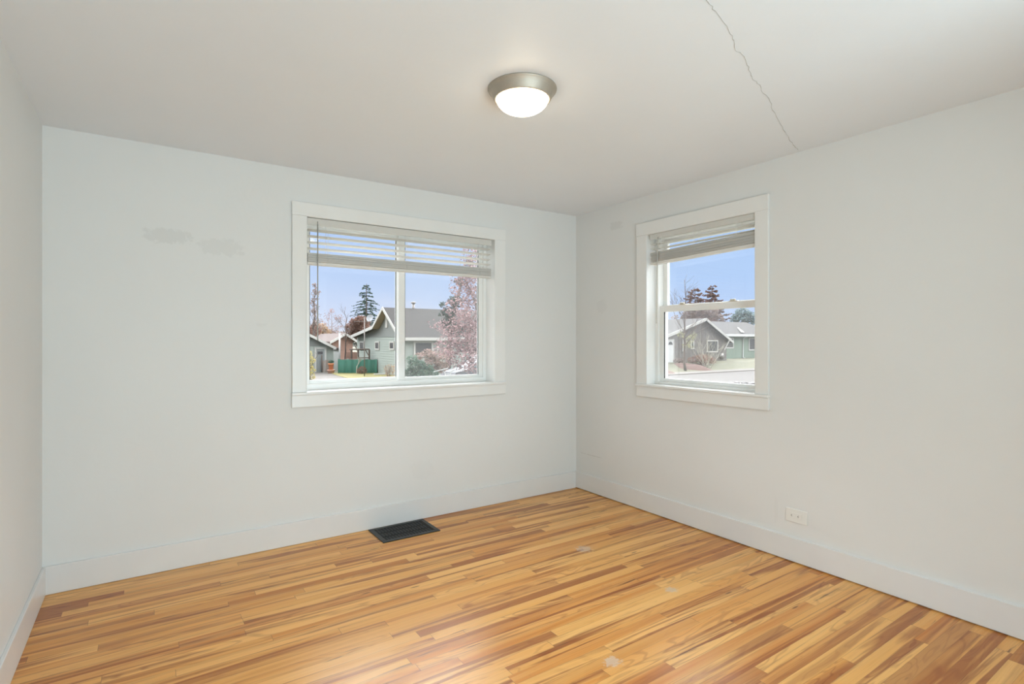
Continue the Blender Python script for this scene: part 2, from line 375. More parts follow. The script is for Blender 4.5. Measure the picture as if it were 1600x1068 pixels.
sash(e1, b1, MX0+.006, B-.032, z0+.030, z1-.03, .124, .150, .052, .030, .03, .040)
s = MB(); b1(s, MX1, B-.04, .196, .1968, z0+.03, z1-.03); s.build('insect_screen', 'screen', e1)
# narrow single-hung in the right wall
e2, b2 = window('window_2', 'narrow white single-hung window with one pane above the other', False, W2['a'], W2['b'], W2['z0'], W2['z1'], (.084, .096, .098), .08)
A, B, z0, z1 = W2['a'], W2['b'], W2['z0'], W2['z1']
fr = MB(); f0, f1 = .08, .195
b2(fr, A, A+.034, f0, f1, z0, z1); b2(fr, B-.034, B, f0, f1, z0, z1); b2(fr, A+.034, B-.034, f0, f1, z0, z0+.02); b2(fr, A+.034, B-.034, f0, f1, z1-.03, z1)
fr.build('frame', 'vinyl', e2, .002)
sash(e2, b2, A+.034, B-.034, 1.56, z1-.03, .140, .168, .038, .036, .03, .038, gk=False)
so = sash(e2, b2, A+.034, B-.034, z0+.02, 1.588, .098, .130, .038, .025, .046, .038)
for v in (-1.08, -1.50):
    lt = MB(); b2(lt, v-.032, v+.032, .096, .126, 1.588, 1.594); b2(lt, v-.012, v+.026, .104, .118, 1.594, 1.606); lt.build('sash_lock', 'latch_tan', so, .003)
s = MB(); b2(s, A+.04, B-.04, .190, .1908, z0+.02, 1.575); s.build('insect_screen', 'screen', e2)

# ------------------------------------------------------------------ blinds, hung inside the casings
def blind(name, label, horiz, u0, u1, v0, ztop, zhead, loose, zst_top, zst_bot, nst, tilt, wand, ladders, leanz=0.):
    def P(u, v, z): return Vector((u, v, z)) if horiz else Vector((v, u, z))
    e = empty(name, P((u0+u1)/2, v0, zst_bot), label, 'blind', 'white slatted blinds inside the window casings')
    def bb(mb, ua, ub, va, vb, za, zb):
        return mb.box(ua, ub, va, vb, za, zb) if horiz else mb.box(va, vb, ua, ub, za, zb)
    bb(MB(), u0, u1, v0-.026, v0-.018, zhead, ztop).build('valance', 'blind_white', e, .002)
    bb(MB(), u0+.004, u1-.004, v0-.017, v0+.026, zhead+.008, ztop-.002).build('headrail', 'blind_white', e, .002)
    def lz(u): return leanz*((u-u0)/(u1-u0)-.5)
    def slat(zc, tl, dv, du, thick=.0026, lean=1., wid=.05):
        mb = MB(); N = 5; sec = []
        for i in range(N):
            s_ = (i/(N-1)-.5)*wid
            crown = .0018*(1-(2*i/(N-1)-1)**2)
            sec.append((s_*math.cos(tl), s_*math.sin(tl)*-1+crown))
        ring = [(a, z-thick/2) for a, z in sec]+[(a, z+thick/2) for a, z in reversed(sec)]
        L = [P(u0+.003+du, v0+dv+a, zc+z+lz(u0)*lean) for a, z in ring]; R_ = [P(u1-.003+du, v0+dv+a, zc+z+lz(u1)*lean) for a, z in ring]
        n = len(ring)
        mb.add(L+R_, [tuple(range(n)), tuple(range(n, 2*n))[::-1]]+[(i, (i+1) % n, n+(i+1) % n, n+i) for i in range(n)])
        return mb.build('slat', 'blind_white', e)
    q = random.Random(11)
    for i, zc in enumerate(loose): slat(zc, tilt, 0, q.uniform(-.001, .001), lean=.3)
    rail = .018
    for i in range(nst):
        zc = zst_bot+rail+.002+(zst_top-zst_bot-rail-.004)*(i+.5)/nst
        slat(zc, 0., (i % 5-2)*.0012+q.uniform(-.0015, .0015), q.uniform(-.003, .003)*(1 if horiz else 2), thick=min(.0026, (zst_top-zst_bot-rail)/nst*.8))
    r = MB(); d0, d1 = lz(u0), lz(u1)
    sec = [(-.025, 0), (.025, 0), (.025, rail), (-.025, rail)]
    r.add([P(u0+.002, v0+a, zst_bot+z+d0) for a, z in sec]+[P(u1-.002, v0+a, zst_bot+z+d1) for a, z in sec], [(0, 1, 2, 3), (7, 6, 5, 4), (0, 4, 5, 1), (1, 5, 6, 2), (2, 6, 7, 3), (3, 7, 4, 0)])
    r.build('bottom_rail', 'blind_white', e, .002)
    for u in ladders:
        l = MB()
        for dv in (-.0265, .0265): l.tube([P(u, v0+dv, zhead+.01), P(u, v0+dv, zst_bot+.012+lz(u))], .0011, 5)
        l.tube([P(u+.008, v0-.0265, zhead+.01), P(u+.008, v0-.0265, zst_bot+.02+lz(u))], .0008, 5)
        l.build('ladder_cord', 'cord_white', e)
    (wu, wz0, wz1, wm, wv) = wand
    h = MB(); h.tube([P(wu, v0-.030, wz0+.02), P(wu, v0-.034, wz0+.012), P(wu, v0-.032, wz0-.004)], .0022, 6); h.build('wand_hook', 'wand_grey', e)
    wd = MB(); wd.tube([P(wu, v0-.033, wz0), P(wu+wv*.5, v0-.033, (wz0+wz1)/2), P(wu+wv, v0-.031, wz1+.01), P(wu+wv, v0-.031, wz1)], [.0038, .0038, .0042, .005], 8); wd.build('wand', wm, e)
    return e
blind('window_blind', 'white wide-slat blind raised high in the wide sliding window', True, W1['a']+.006, -.908, .012, 2.128, 2.083,
      [2.052, 2.011, 1.970, 1.930], 1.902, 1.822, 20, math.radians(9), (-2.266, 2.088, 1.321, 'wand_grey', .0), (-2.20, -1.635, -1.02))
blind('window_blind', 'white slatted blind pulled up nearly to the top of the narrow window', False, W2['a']+.006, -.868, .016, 2.132, 2.092,
      [2.058, 2.022], 2.006, 1.911, 20, math.radians(2), (-.952, 2.082, 1.451, 'wand_clear', .014), (-.98, -1.27, -1.60), leanz=-.024)

# ------------------------------------------------------------------ ceiling lamp
LX, LY = -1.82, -1.73
lp = empty('ceiling_lamp', (LX, LY, H), 'round nickel flush-mount lamp with a lit frosted dome on the ceiling', 'ceiling lamp')
MB().lathe([(.0, -.001), (.153, -.001), (.1535, -.004), (.152, -.008), (.146, -.011), (.1455, -.014), (.141, -.017), (.1405, -.019), (.133, -.034), (.1265, -.046), (.1245, -.049), (.119, -.050), (.116, -.047), (.1155, -.03)], (LX, LY, H), 72).build('base_ring', 'nickel', lp)
prof = [(.1145*math.cos(a), -.046-.062*math.sin(a)) for a in [math.pi/2*i/14 for i in range(15)]]
prof[-1] = (.0005, prof[-1][1])
MB().lathe(prof, (LX, LY, H), 64).build('glass_dome', 'lamp_glass', lp)

# ------------------------------------------------------------------ floor register and outlet
vx0, vx1, vy0, vy1 = -1.925, -1.512, -.312, -.022
vn = empty('floor_vent', ((vx0+vx1)/2, (vy0+vy1)/2, 0), 'black metal floor register set in the wood beside the baseboard', 'floor vent')
f = MB(); bw = .030; zt = .006
for (a, b, c, d) in ((vx0, vx1, vy0, vy0+bw), (vx0, vx1, vy1-bw, vy1), (vx0, vx0+bw, vy0+bw, vy1-bw), (vx1-bw, vx1, vy0+bw, vy1-bw)): f.box(a, b, c, d, .0002, zt)
f.build('frame', 'vent_metal', vn, .002)
g = MB(); n = 16
for i in range(n):
    x = vx0+bw+(vx1-vx0-2*bw)*(i+.5)/n
    g.prism([(x-.0045, vy0+bw, .0006), (x-.0035, vy0+bw, .0006), (x+.0045, vy0+bw, .0046), (x+.0035, vy0+bw, .0046)], (0, vy1-vy0-2*bw, 0))
for k in (1, 2): yy = vy0+bw+(vy1-vy0-2*bw)*k/3; g.box(vx0+bw, vx1-bw, yy-.002, yy+.002, .0006, .0035)
g.build('grille', 'vent_dark', vn)
bx(vx0+bw, vx1-bw, vy0+bw, vy1-bw, .0001, .0005).build('duct_opening', 'vent_dark', vn)

oy, oz = -1.986, .278
ou = empty('wall_outlet', (0, oy, oz-.04), 'white sideways electrical outlet low on the wall by the narrow window', 'outlet')
bx(-.006, 0, oy-.0655, oy+.0625, oz-.04, oz+.0385).build('cover_plate', 'outlet_white', ou, .002)
bx(-.0085, -.006, oy-.035, oy+.034, oz-.0175, oz+.0175).build('receptacle', 'outlet_white', ou, .001)
for s_ in (-1, 1):
    cyy = oy+s_*.0195
    bx(-.0088, -.0084, cyy+.001, cyy+.0032+.003, oz+.004, oz+.0055).build('slot', 'slot_dark', ou)
    bx(-.0088, -.0084, cyy+.001, cyy+.0032+.003, oz-.0062, oz-.0045).build('slot', 'slot_dark', ou)
    MB().tube([(-.0089, cyy-.0065+.013, oz+.0), (-.0084, cyy-.0065+.013, oz+.0)], .0026, 10).build('ground_hole', 'slot_dark', ou)

# ================================================================== OUTSIDE
G = -1.40
pbr('grass_dry', lin(92, 90, 70), .9, var=.2, vscale=1.2)
pbr('grass_green', lin(120, 112, 66), .9, var=.2, vscale=3)
pbr('concrete', lin(94, 88, 82), .85, var=.05, vscale=1.5)
pbr('asphalt', lin(78, 73, 69), .9, var=.05, vscale=1.2)
pbr('sage_siding', lin(136, 143, 136), .75, var=.03, vscale=1.5)
pbr('shingle_siding', lin(112, 115, 112), .85, var=.06, vscale=6, stretch=(1, 4, 8))
pbr('green_siding', lin(112, 126, 112), .75, var=.03, vscale=1.5)
pbr('brown_siding', lin(92, 86, 82), .85, var=.07, vscale=2.5, stretch=(1, 1, 4))
pbr('tan_siding', lin(122, 94, 82), .85, var=.08, vscale=2.5)
pbr('roof_grey', lin(56, 53, 51), .9, var=.12, vscale=5, stretch=(1, 1, 3))
pbr('roof_dark', lin(50, 50, 52), .9, var=.1, vscale=5)
pbr('roof_brown', lin(88, 74, 69), .9, var=.12, vscale=5)
pbr('fascia', lin(164, 162, 156), .6, var=.03)
pbr('soffit', lin(140, 128, 112), .8, var=.05)
pbr('white_paint', lin(182, 182, 180), .55, var=.03)
pbr('door_grey', lin(118, 122, 120), .6, var=.05)
pbr('glass_dark', lin(66, 66, 68), .15, var=.15, spec=.6)
pbr('fence_green', lin(26, 84, 66), .7, var=.16, vscale=4, stretch=(3, 3, .5))
pbr('wood_grey', lin(136, 122, 112), .85, var=.12, vscale=6, stretch=(6, 6, .6))
pbr('wood_dark', lin(86, 74, 66), .85, var=.12, vscale=6)
pbr('bark', lin(88, 76, 70), .9, var=.2, vscale=5)
pbr('bark_pale', lin(160, 156, 140), .9, var=.15, vscale=6)
pbr('twig', lin(118, 102, 94), .9, var=.2, vscale=5)
pbr('metal_grey', lin(118, 112, 108), .45, .5, var=.08)
pbr('terracotta', lin(190, 122, 84), .8, var=.08)
pbr('pink_clay', lin(205, 160, 140), .8, var=.06)
pbr('mulch', lin(92, 68, 60), .95, var=.25, vscale=9, bump=.5)
pbr('rock', lin(122, 118, 116), .9, var=.25, vscale=4)
pbr('stone_tan', lin(180, 158, 140), .9, var=.15, vscale=4)
pbr('car_paint', lin(70, 72, 75), .5, 0., var=.02, coat=0.)
pbr('car_glass', lin(60, 68, 74), .25, var=.2, spec=.3)
pbr('rubber', lin(40, 40, 42), .8, var=.1)
pbr('dish_grey', lin(150, 152, 156), .5, var=.03)
def leafmat(name, cols, scale=9., trans=.35):
    m, t = newmat(name)
    ob = t.n('ShaderNodeTexCoord').outputs['Object']
    wn = t.n('ShaderNodeTexVoronoi', {'Vector': ob, 'Scale': scale}).outputs['Color']
    f = t.n('ShaderNodeSeparateColor', {0: wn}).outputs[0]
    c = t.ramp(f, [(i/max(1, len(cols)-1), lin(*k)) for i, k in enumerate(cols)])
    a = t.n('ShaderNodeBsdfDiffuse', {0: c}); b = t.n('ShaderNodeBsdfTranslucent', {0: c})
    return fin(m, t, t.n('ShaderNodeMixShader', {0: trans, 1: a.outputs[0], 2: b.outputs[0]}).outputs[0])
leafmat('blossom', [(80, 70, 72), (166, 136, 136), (124, 98, 100), (206, 178, 176), (100, 84, 84), (172, 142, 140)])
leafmat('salmon_leaf', [(128, 112, 100), (172, 146, 138), (104, 98, 82), (152, 130, 126)])
leafmat('juniper', [(72, 92, 78), (104, 122, 106), (84, 104, 90), (60, 78, 66)])
leafmat('needle_dark', [(52, 66, 62), (74, 88, 82), (60, 74, 66)])
leafmat('needle_red', [(92, 72, 66), (112, 88, 80), (80, 74, 70)])
leafmat('needle_blue', [(100, 118, 120), (124, 140, 140), (88, 104, 108)])
leafmat('copper_leaf', [(118, 90, 80), (134, 106, 94), (98, 76, 70)])
leafmat('tan_leaf', [(160, 138, 118), (176, 150, 120), (142, 118, 104)])
leafmat('olive_leaf', [(150, 142, 90), (182, 170, 112), (124, 122, 78), (196, 170, 116)])
leafmat('taupe_leaf', [(128, 112, 106), (146, 130, 122), (112, 98, 94)])
leafmat('yellow_leaf', [(140, 140, 108), (158, 156, 122), (122, 122, 98)])
leafmat('rust_leaf', [(140, 104, 92), (120, 92, 84), (158, 124, 108)])

def leaves(mb, q, blobs, n, size, shell=.45):
    tot = sum(b[1][0]*b[1][1]*b[1][2] for b in blobs)
    for c, r in blobs:
        c = Vector(c)
        for _ in range(max(3, int(n*r[0]*r[1]*r[2]/tot))):
            while True:
                d = Vector((q.uniform(-1, 1), q.uniform(-1, 1), q.uniform(-1, 1)))
                if .05 < d.length <= 1: break
            d = d.normalized()*(shell+(1-shell)*q.random()**.6)
            p = c+Vector((d.x*r[0], d.y*r[1], d.z*r[2]))
            a = Vector((q.gauss(0, 1), q.gauss(0, 1), q.gauss(0, 1))).normalized(); b = a.orthogonal().normalized()
            sz = size*q.uniform(.6, 1.4); a *= sz; b *= sz*.6
            mb.add([p-a, p-b*.9, p+a, p+b*.9], [(0, 1, 2, 3)])
def branch(mb, q, p, d, L, r, depth, tips, spread=.6, upk=.25, kids=(2, 3), jit=1.):
    pts = [Vector(p)]; d = Vector(d).normalized(); n = 4
    for i in range(n):
        d = (d+Vector((q.gauss(0, .09), q.gauss(0, .09), q.gauss(0, .05)))*jit).normalized()
        pts.append(pts[-1]+d*L/n)
    mb.tube(pts, [r*(1-.42*i/n) for i in range(n+1)], 6 if depth > 2 else 4)
    if depth == 0: tips.append(pts[-1]); return
    for k in range(q.randint(*kids)):
        f = q.uniform(.45, 1.) if k else 1.
        b = pts[0].lerp(pts[-1], f) if f < 1 else pts[-1]
        if f < 1: i = min(n-1, int(f*n)); b = pts[i].lerp(pts[i+1], f*n-i)
        nd = (d+Vector((q.gauss(0, spread), q.gauss(0, spread), q.gauss(upk, spread*.5)))).normalized()
        branch(mb, q, b, nd, L*q.uniform(.55, .8), r*.56, depth-1, tips, spread, upk, kids)
def tree(name, label, base, h, r, depth, seed, bark='bark', leafm=None, nleaf=0, lsize=.1, blobs=None, trunk=.35, spread=.55, group=None, cat='tree', kids=(2, 3), lr=.6, upk=.25):
    base = Vector(base); q = random.Random(seed); e = empty(name, base, label, cat, group)
    tips = []; mb = MB(); branch(mb, q, base-Vector((0, 0, .05)), (0, 0, 1), h*trunk, r, depth, tips, spread, upk, kids, .22)
    mb.build('trunk', bark, e)
    if nleaf:
        l = MB(); leaves(l, q, blobs or [(tp, (lr, lr, lr*.8)) for tp in tips], nleaf, lsize); l.build('foliage', leafm, e)
    return e
def stemtree(name, label, base, h, r, seed, ntw, twl, z0=.25, bark='bark', leafm=None, nleaf=0, lsize=.1, blobs=None, up=1.1, group=None):
    base = Vector(base); q = random.Random(seed); e = empty(name, base, label, 'tree', group); mb = MB(); pts = [base-Vector((0, 0, .05))]
    for i in range(10): pts.append(pts[-1]+Vector((q.gauss(0, .010)*h, q.gauss(0, .010)*h, h/10)))
    mb.tube(pts, [r*(1-.88*i/10) for i in range(11)], 7); tips = []
    for k in range(ntw):
        f = z0+(1-z0)*(k+q.random())/ntw*.97; i = min(9, int(f*10)); p = pts[i].lerp(pts[i+1], f*10-i); a = q.uniform(0, 6.28)
        branch(mb, q, p, (math.cos(a), math.sin(a), up), twl*(1.15-f)*q.uniform(.6, 1.3), r*.34*(1.15-f), 2, tips, .4, .3, (2, 3))
    mb.build('trunk', bark, e)
    if nleaf:
        l = MB(); leaves(l, q, blobs or [(tp, (.25, .25, .25)) for tp in tips], nleaf, lsize); l.build('foliage', leafm, e)
    return e
def conifer(name, label, base, h, R, seed, leafm='needle_dark', layers=16, open_=1., group=None, droop=.15, z0=.12, sz=.22, dens=1.):
    base = Vector(base); q = random.Random(seed); e = empty(name, base, label, 'tree', group)
    MB().tube([base-Vector((0, 0, .05)), base+Vector((0, 0, h*.5)), base+Vector((0, 0, h))], [h*.022, h*.013, h*.003], 8).build('trunk', 'bark', e)
    l = MB()
    for i in range(layers):
        f = (i+.5)/layers; z = h*(z0+(1-z0)*f); rr = R*(1-f)**.8+.04*R
        nb = max(4, int((9-5*f)))
        for k in range(nb):
            a = 2*math.pi*(k+q.random()*.8)/nb; L = rr*q.uniform(.65, 1.1)
            d = Vector((math.cos(a), math.sin(a), 0)); p0 = base+Vector((0, 0, z+q.uniform(-.3, .3)*h/layers))
            tip = p0+d*L+Vector((0, 0, -droop*L+.02*L)); mid = p0.lerp(tip, .5)+Vector((0, 0, .06*L))
            l.tube([p0, mid, tip], [.012*R+.008, .008*R+.006, .004], 4)
            m = int((5+L*7)*dens)
            for j in range(m):
                g = .2+.8*j/m; p = p0.lerp(mid, g*2) if g < .5 else mid.lerp(tip, g*2-1)
                side = d.cross(Vector((0, 0, 1)))*q.choice((-1, 1)); dr = (d*.5+side*q.uniform(.3, 1)+Vector((0, 0, q.uniform(-.35, .2)))).normalized()
                w_ = sz*q.uniform(.6, 1.3)*(1.15-.55*g); u = dr*w_*1.5; v = dr.cross(d).normalized()*w_*.33 if dr.cross(d).length > .01 else Vector((0, 0, w_*.3))
                l.add([p-v*.5, p+u*.6-v, p+u, p+u*.6+v], [(0, 1, 2, 3)])
    l.build('foliage', leafm, e)
    return e

# ------------------------------------------------------------------ ground
def sst(a, b, x): k = max(0, min(1, (x-a)/(b-a))); return k*k*(3-2*k)
def gz(x, y): return G+.62*sst(24, 31, x)*sst(25.4, 29.6, y)
gm = MB(); xs = [-90, -60, -40, -25, -12, 0, 8, 14, 18]+[20+1.5*i for i in range(40)]+[90, 120, 160]; ys = [-20, 0, 6, 12, 18, 22]+[24+.7*i for i in range(12)]+[34, 38, 44, 54, 70, 100, 160]
gm.add([(x, y, gz(x, y)) for y in ys for x in xs], [(j*len(xs)+i, j*len(xs)+i+1, (j+1)*len(xs)+i+1, (j+1)*len(xs)+i) for j in range(len(ys)-1) for i in range(len(xs)-1)], True)
tag(gm.build('lawn', 'grass_dry', at=Z0), 'patchy dry lawn around the neighbouring houses', 'lawn', kind='structure')
tag(bx(-90, 160, 11.5, 23.6, G-.2, G+.02).build('street', 'asphalt', at=Z0), 'pale grey asphalt street in front of the houses', 'street', kind='structure')
tag(bx(-90, 160, 23.6, 25.3, G-.2, G+.08).build('sidewalk', 'concrete', at=Z0), 'beige concrete sidewalk along the far side of the street', 'sidewalk', kind='structure')
def slab(name, px, z, mat, label, cat, kind='structure'):
    P = [onZ(x, y, G) for x, y in px]
    for p in P: p.z = G-.1
    return tag(MB().prism(P, (0, 0, .1+z)).build(name, mat, at=Z0), label, cat, kind=kind)
slab('driveway', [(478, 582), (513, 582), (530, 588), (552, 593.5), (570, 603), (466, 603), (472, 586)], .02, 'concrete', 'pale concrete driveway leading up to the small garage', 'driveway')
slab('lawn_strip', [(514, 582.5), (640, 582.5), (640, 600), (572, 603), (554, 593), (532, 588)], .03, 'grass_green', 'yellow-green grass strip before the green screen fence', 'lawn')

# ------------------------------------------------------------------ sage green house seen through the wide window
XG, YC = 12.5, 33.4
XF = XG-.6; ap = onX(597, 479.8, XF); kk = onX(581, 510, XF); le = onX(547.5, 524.8, XF)
for k_ in (ap, kk, le): k_.x = XG
ey = YC-.45; ez = onY(636, 527.5, ey).z; sl = (ap.z-ez)/(ap.y-ey); wz = ap.z-sl*(ap.y-YC)-.12
XB = XG+13.0
hs = empty('house', (XG, YC, G), 'sage green gabled house with three small windows beside the blossoming tree', 'house', 'houses across the street')
dn = Vector((0, 0, -.14))
MB().prism([(XG, YC, G), (XG, YC, wz), tuple(ap+dn), tuple(kk+dn), tuple(le+dn), (XG, le.y-.1, G)], (XB-XG, 0, 0)).build('wall', 'sage_siding', hs)
# siding shadow boards (horizontal laps) on the gable and the long side
lap = MB(); q = random.Random(5); zz = G+.3
ztrim = onX(600, 526.5, XG).z
while zz < ztrim-.05:
    lap.box(XG-.018, XG, YC, le.y-.2, zz, zz+.15); lap.box(XG-.018, XB, YC-.018, YC, zz, zz+.15); zz += .19
lap.build('clapboard', 'sage_siding', hs)
def gy(z): return ap.y-(ap.z-.16-z)/sl
yk = kk.y-.05
MB().prism([(XG-.03, max(YC, gy(ztrim)), ztrim), (XG-.03, ap.y, ap.z-.2), (XG-.03, yk, kk.z-.2), (XG-.03, le.y-.4, max(ztrim+.02, le.z-.1)), (XG-.03, le.y-.4, ztrim)], (.03, 0, 0)).build('gable_shingles', 'shingle_siding', hs)
def roofslab(mb, a, b, x0, x1, th=.14):
    a, b = Vector(a), Vector(b); n = Vector((0, 0, th))
    mb.prism([(x0, a.y, a.z), (x0, b.y, b.z), (x0, b.y, b.z+th), (x0, a.y, a.z+th)], (x1-x0, 0, 0))
rf = MB(); XO = XG-.55
roofslab(rf, ap+dn, (0, ey, ez-.14), XO, XB+.5); roofslab(rf, ap+dn, kk+dn, XO, XB+.5); roofslab(rf, kk+dn, le+dn, XO, XB+.5)
rf.build('roof', 'roof_grey', hs)
tr = MB()
for a, b in ((ap, Vector((XG, ey, ez))), (ap, kk), (kk, le)): roofslab(tr, Vector(a)+Vector((0, 0, -.20)), Vector(b)+Vector((0, 0, -.20)), XO-.05, XO, .26)
tr.box(XO, XB+.5, ey-.05, ey, ez-.2, ez+.03)
tr.build('fascia', 'fascia', hs)
sf = MB(); roofslab(sf, ap+dn*1.4, (0, ey, ez-.19), XO, XG, .02); roofslab(sf, ap+dn*1.4, kk+dn*1.4, XO, XG, .02); sf.build('soffit', 'soffit', hs)
def gwin(parent, face, pos, x0, y0, x1, y1, frame='fascia', glass='glass_dark', th=.06, fw=.11, name='window'):
    """framed window on a wall plane; pixel corners measured in the photograph"""
    if face == 'X':
        a, b = onX(x0, y0, pos), onX(x1, y1, pos); u0, u1 = sorted((a.y, b.y)); f = lambda m, ua, ub, d0, d1, za, zb: m.box(pos-d1, pos-d0, ua, ub, za, zb)
    else:
        a, b = onY(x0, y0, pos), onY(x1, y1, pos); u0, u1 = sorted((a.x, b.x)); f = lambda m, ua, ub, d0, d1, za, zb: m.box(ua, ub, pos-d1, pos-d0, za, zb)
    z0_, z1_ = sorted((a.z, b.z))
    m = MB(); f(m, u0, u0+fw, 0, th, z0_, z1_); f(m, u1-fw, u1, 0, th, z0_, z1_); f(m, u0+fw, u1-fw, 0, th, z0_, z0_+fw); f(m, u0+fw, u1-fw, 0, th, z1_-fw, z1_)
    w_ = m.build(name, frame, parent)
    g = MB(); f(g, u0+fw, u1-fw, .005, .03, z0_+fw, z1_-fw); g.build('pane', glass, w_)
    return w_
for (x0, x1) in ((562.5, 569), (586.5, 593), (609.2, 616.3)): gwin(hs, 'X', XG-.018, x0, 533, x1, 546.5)
a, b = onX(603.2, 494.5, XG), onX(606.8, 511.5, XG)
bx(XG-.09, XG-.03, b.y, a.y, b.z, a.z).build('attic_vent', 'fascia', hs)
gwin(hs, 'Y', YC-.018, 646, 532.5, 676.5, 557, fw=.14)
p = onY(646, 482, ap.y); MB().tube([(p.x, ap.y, ap.z-.4), (p.x, ap.y, onY(646, 474, ap.y).z)], .11, 10).lathe([(.11, 0), (.19, .02), (.19, .1), (.02, .16)], (p.x, ap.y, onY(646, 474, ap.y).z), 12).build('flue_pipe', 'metal_grey', hs)
# satellite dish on the low roof
dc = atD(578.5, 497, 43.8); dm = MB(); ax = Vector((-.62, -.5, .25)).normalized(); u_ = ax.orthogonal().normalized(); v_ = ax.cross(u_)
ring = []; K = 20
for j in range(4):
    for k in range(K):
        rr = .30*j/3+.002; an = 2*math.pi*k/K; ring.append(dc+(u_*math.cos(an)*rr+v_*math.sin(an)*rr)+ax*(.10*(j/3)**2))
dm.add(ring, [(j*K+k, j*K+(k+1) % K, (j+1)*K+(k+1) % K, (j+1)*K+k) for j in range(3) for k in range(K)], True)
dm.tube([dc, dc-ax*.15, Vector((dc.x, dc.y, kk.z-.1))-ax*.2], .03, 6); dm.tube([dc-Vector((0, 0, .3)), dc+ax*.35-Vector((0, 0, .1))], .02, 6)
tag(dm.build('satellite_dish', 'dish_grey', hs), 'grey round satellite dish')

# ------------------------------------------------------------------ small garage at the end of the driveway
YG = 43.0
ga = onY(462, 512.5, YG); gb = onY(522.8, 543.2, YG); gx = onY(521, 560, YG).x; s2 = (ga.z-gb.z)/(gb.x-ga.x); glx = 2*ga.x-gx
gr = empty('garage', (ga.x, YG, G), 'small pale green garage with a grey door at the end of the driveway', 'garage', 'houses across the street')
MB().prism([(glx, YG, G), (gx, YG, G), (gx, YG, ga.z-s2*(gx-ga.x)-.1), (ga.x, YG, ga.z-.1), (glx, YG, ga.z-s2*(gx-ga.x)-.1)], (0, 7, 0)).build('wall', 'sage_siding', gr)
zt_ = onY(500, 540.5, YG).z
MB().prism([(glx, YG-.02, zt_), (gx, YG-.02, zt_), (ga.x, YG-.02, ga.z-.12)], (0, .02, 0)).build('gable_shingles', 'shingle_siding', gr)
rf = MB()
for sg in (1, -1):
    e_ = Vector((ga.x+sg*(gb.x-ga.x), 0, gb.z)); rf.prism([(ga.x, YG-.4, ga.z-.08), (e_.x, YG-.4, e_.z-.08), (e_.x, YG-.4, e_.z+.06), (ga.x, YG-.4, ga.z+.06)], (0, 7.8, 0))
rf.build('roof', 'roof_grey', gr)
tr = MB()
for sg in (1, -1):
    e_ = Vector((ga.x+sg*(gb.x-ga.x), 0, gb.z)); tr.prism([(ga.x, YG-.45, ga.z-.16), (e_.x, YG-.45, e_.z-.16), (e_.x, YG-.45, e_.z+.07), (ga.x, YG-.45, ga.z+.07)], (0, .05, 0))
tr.build('fascia', 'fascia', gr)
d0, d1 = onY(493.5, 545, YG), onY(507.5, 581, YG)
f = MB(); f.box(d0.x-.12, d0.x+.03, YG-.07, YG, G, d0.z+.14).box(d1.x-.03, d1.x+.12, YG-.07, YG, G, d0.z+.14).box(d0.x, d1.x, YG-.07, YG, d0.z, d0.z+.14); f.build('door_frame', 'fascia', gr)
dr = bx(d0.x+.03, d1.x-.03, YG-.04, YG, G+.02, d0.z).build('door', 'door_grey', gr)
pw = onY(496, 549, YG); pv = onY(504, 553, YG); bx(pw.x, pv.x, YG-.05, YG-.035, pv.z, pw.z).build('door_light', 'glass_dark', dr)

# ------------------------------------------------------------------ brown house behind the garage
YB = 54.0
def simple_house(name, label, Yp, apx, lpx, rpx, base, depth, wallm, roofm, group, over=.35, facade=None):
    A_, L_, R_ = onY(*apx, Yp), onY(*lpx, Yp), onY(*rpx, Yp)
    e = empty(name, (A_.x, Yp, base), label, 'house', group)
    MB().prism([(L_.x+over, Yp, base), (R_.x-over, Yp, base), (R_.x-over, Yp, R_.z+over*(A_.z-R_.z)/(R_.x-A_.x)-.12), (A_.x, Yp, A_.z-.12), (L_.x+over, Yp, L_.z+over*(A_.z-L_.z)/(A_.x-L_.x)-.12)], (0, depth, 0)).build('wall', wallm, e)
    rf = MB(); tr = MB()
    for E_ in (L_, R_):
        rf.prism([(A_.x, Yp-.4, A_.z-.12), (E_.x, Yp-.4, E_.z-.12), (E_.x, Yp-.4, E_.z+.04), (A_.x, Yp-.4, A_.z+.04)], (0, depth+.8, 0))
        tr.prism([(A_.x, Yp-.46, A_.z-.22), (E_.x, Yp-.46, E_.z-.22), (E_.x, Yp-.46, E_.z+.05), (A_.x, Yp-.46, A_.z+.05)], (0, .06, 0))
    rf.build('roof', roofm, e); tr.build('fascia', 'fascia', e)
    return e
simple_house('house', 'brown gabled house behind the green screen fence and garage', YB, (538.5, 520.5), (514, 534), (556, 532), G, 9, 'tan_siding', 'roof_brown', 'houses across the street')
sh = empty('shed', onZ(527, 578, G), 'small white shed between the garage and the green fence', 'shed')
c = ORG[sh]; bx(c.x-.28, c.x+.28, c.y, c.y+1.2, G, onY(527, 547, c.y).z).build('wall', 'white_paint', sh)
zr = onY(527, 547, c.y).z; MB().prism([(c.x-.4, c.y-.1, zr), (c.x+.4, c.y-.1, zr), (c.x, c.y-.1, zr+.25)], (0, 1.4, 0)).build('roof', 'roof_grey', sh)

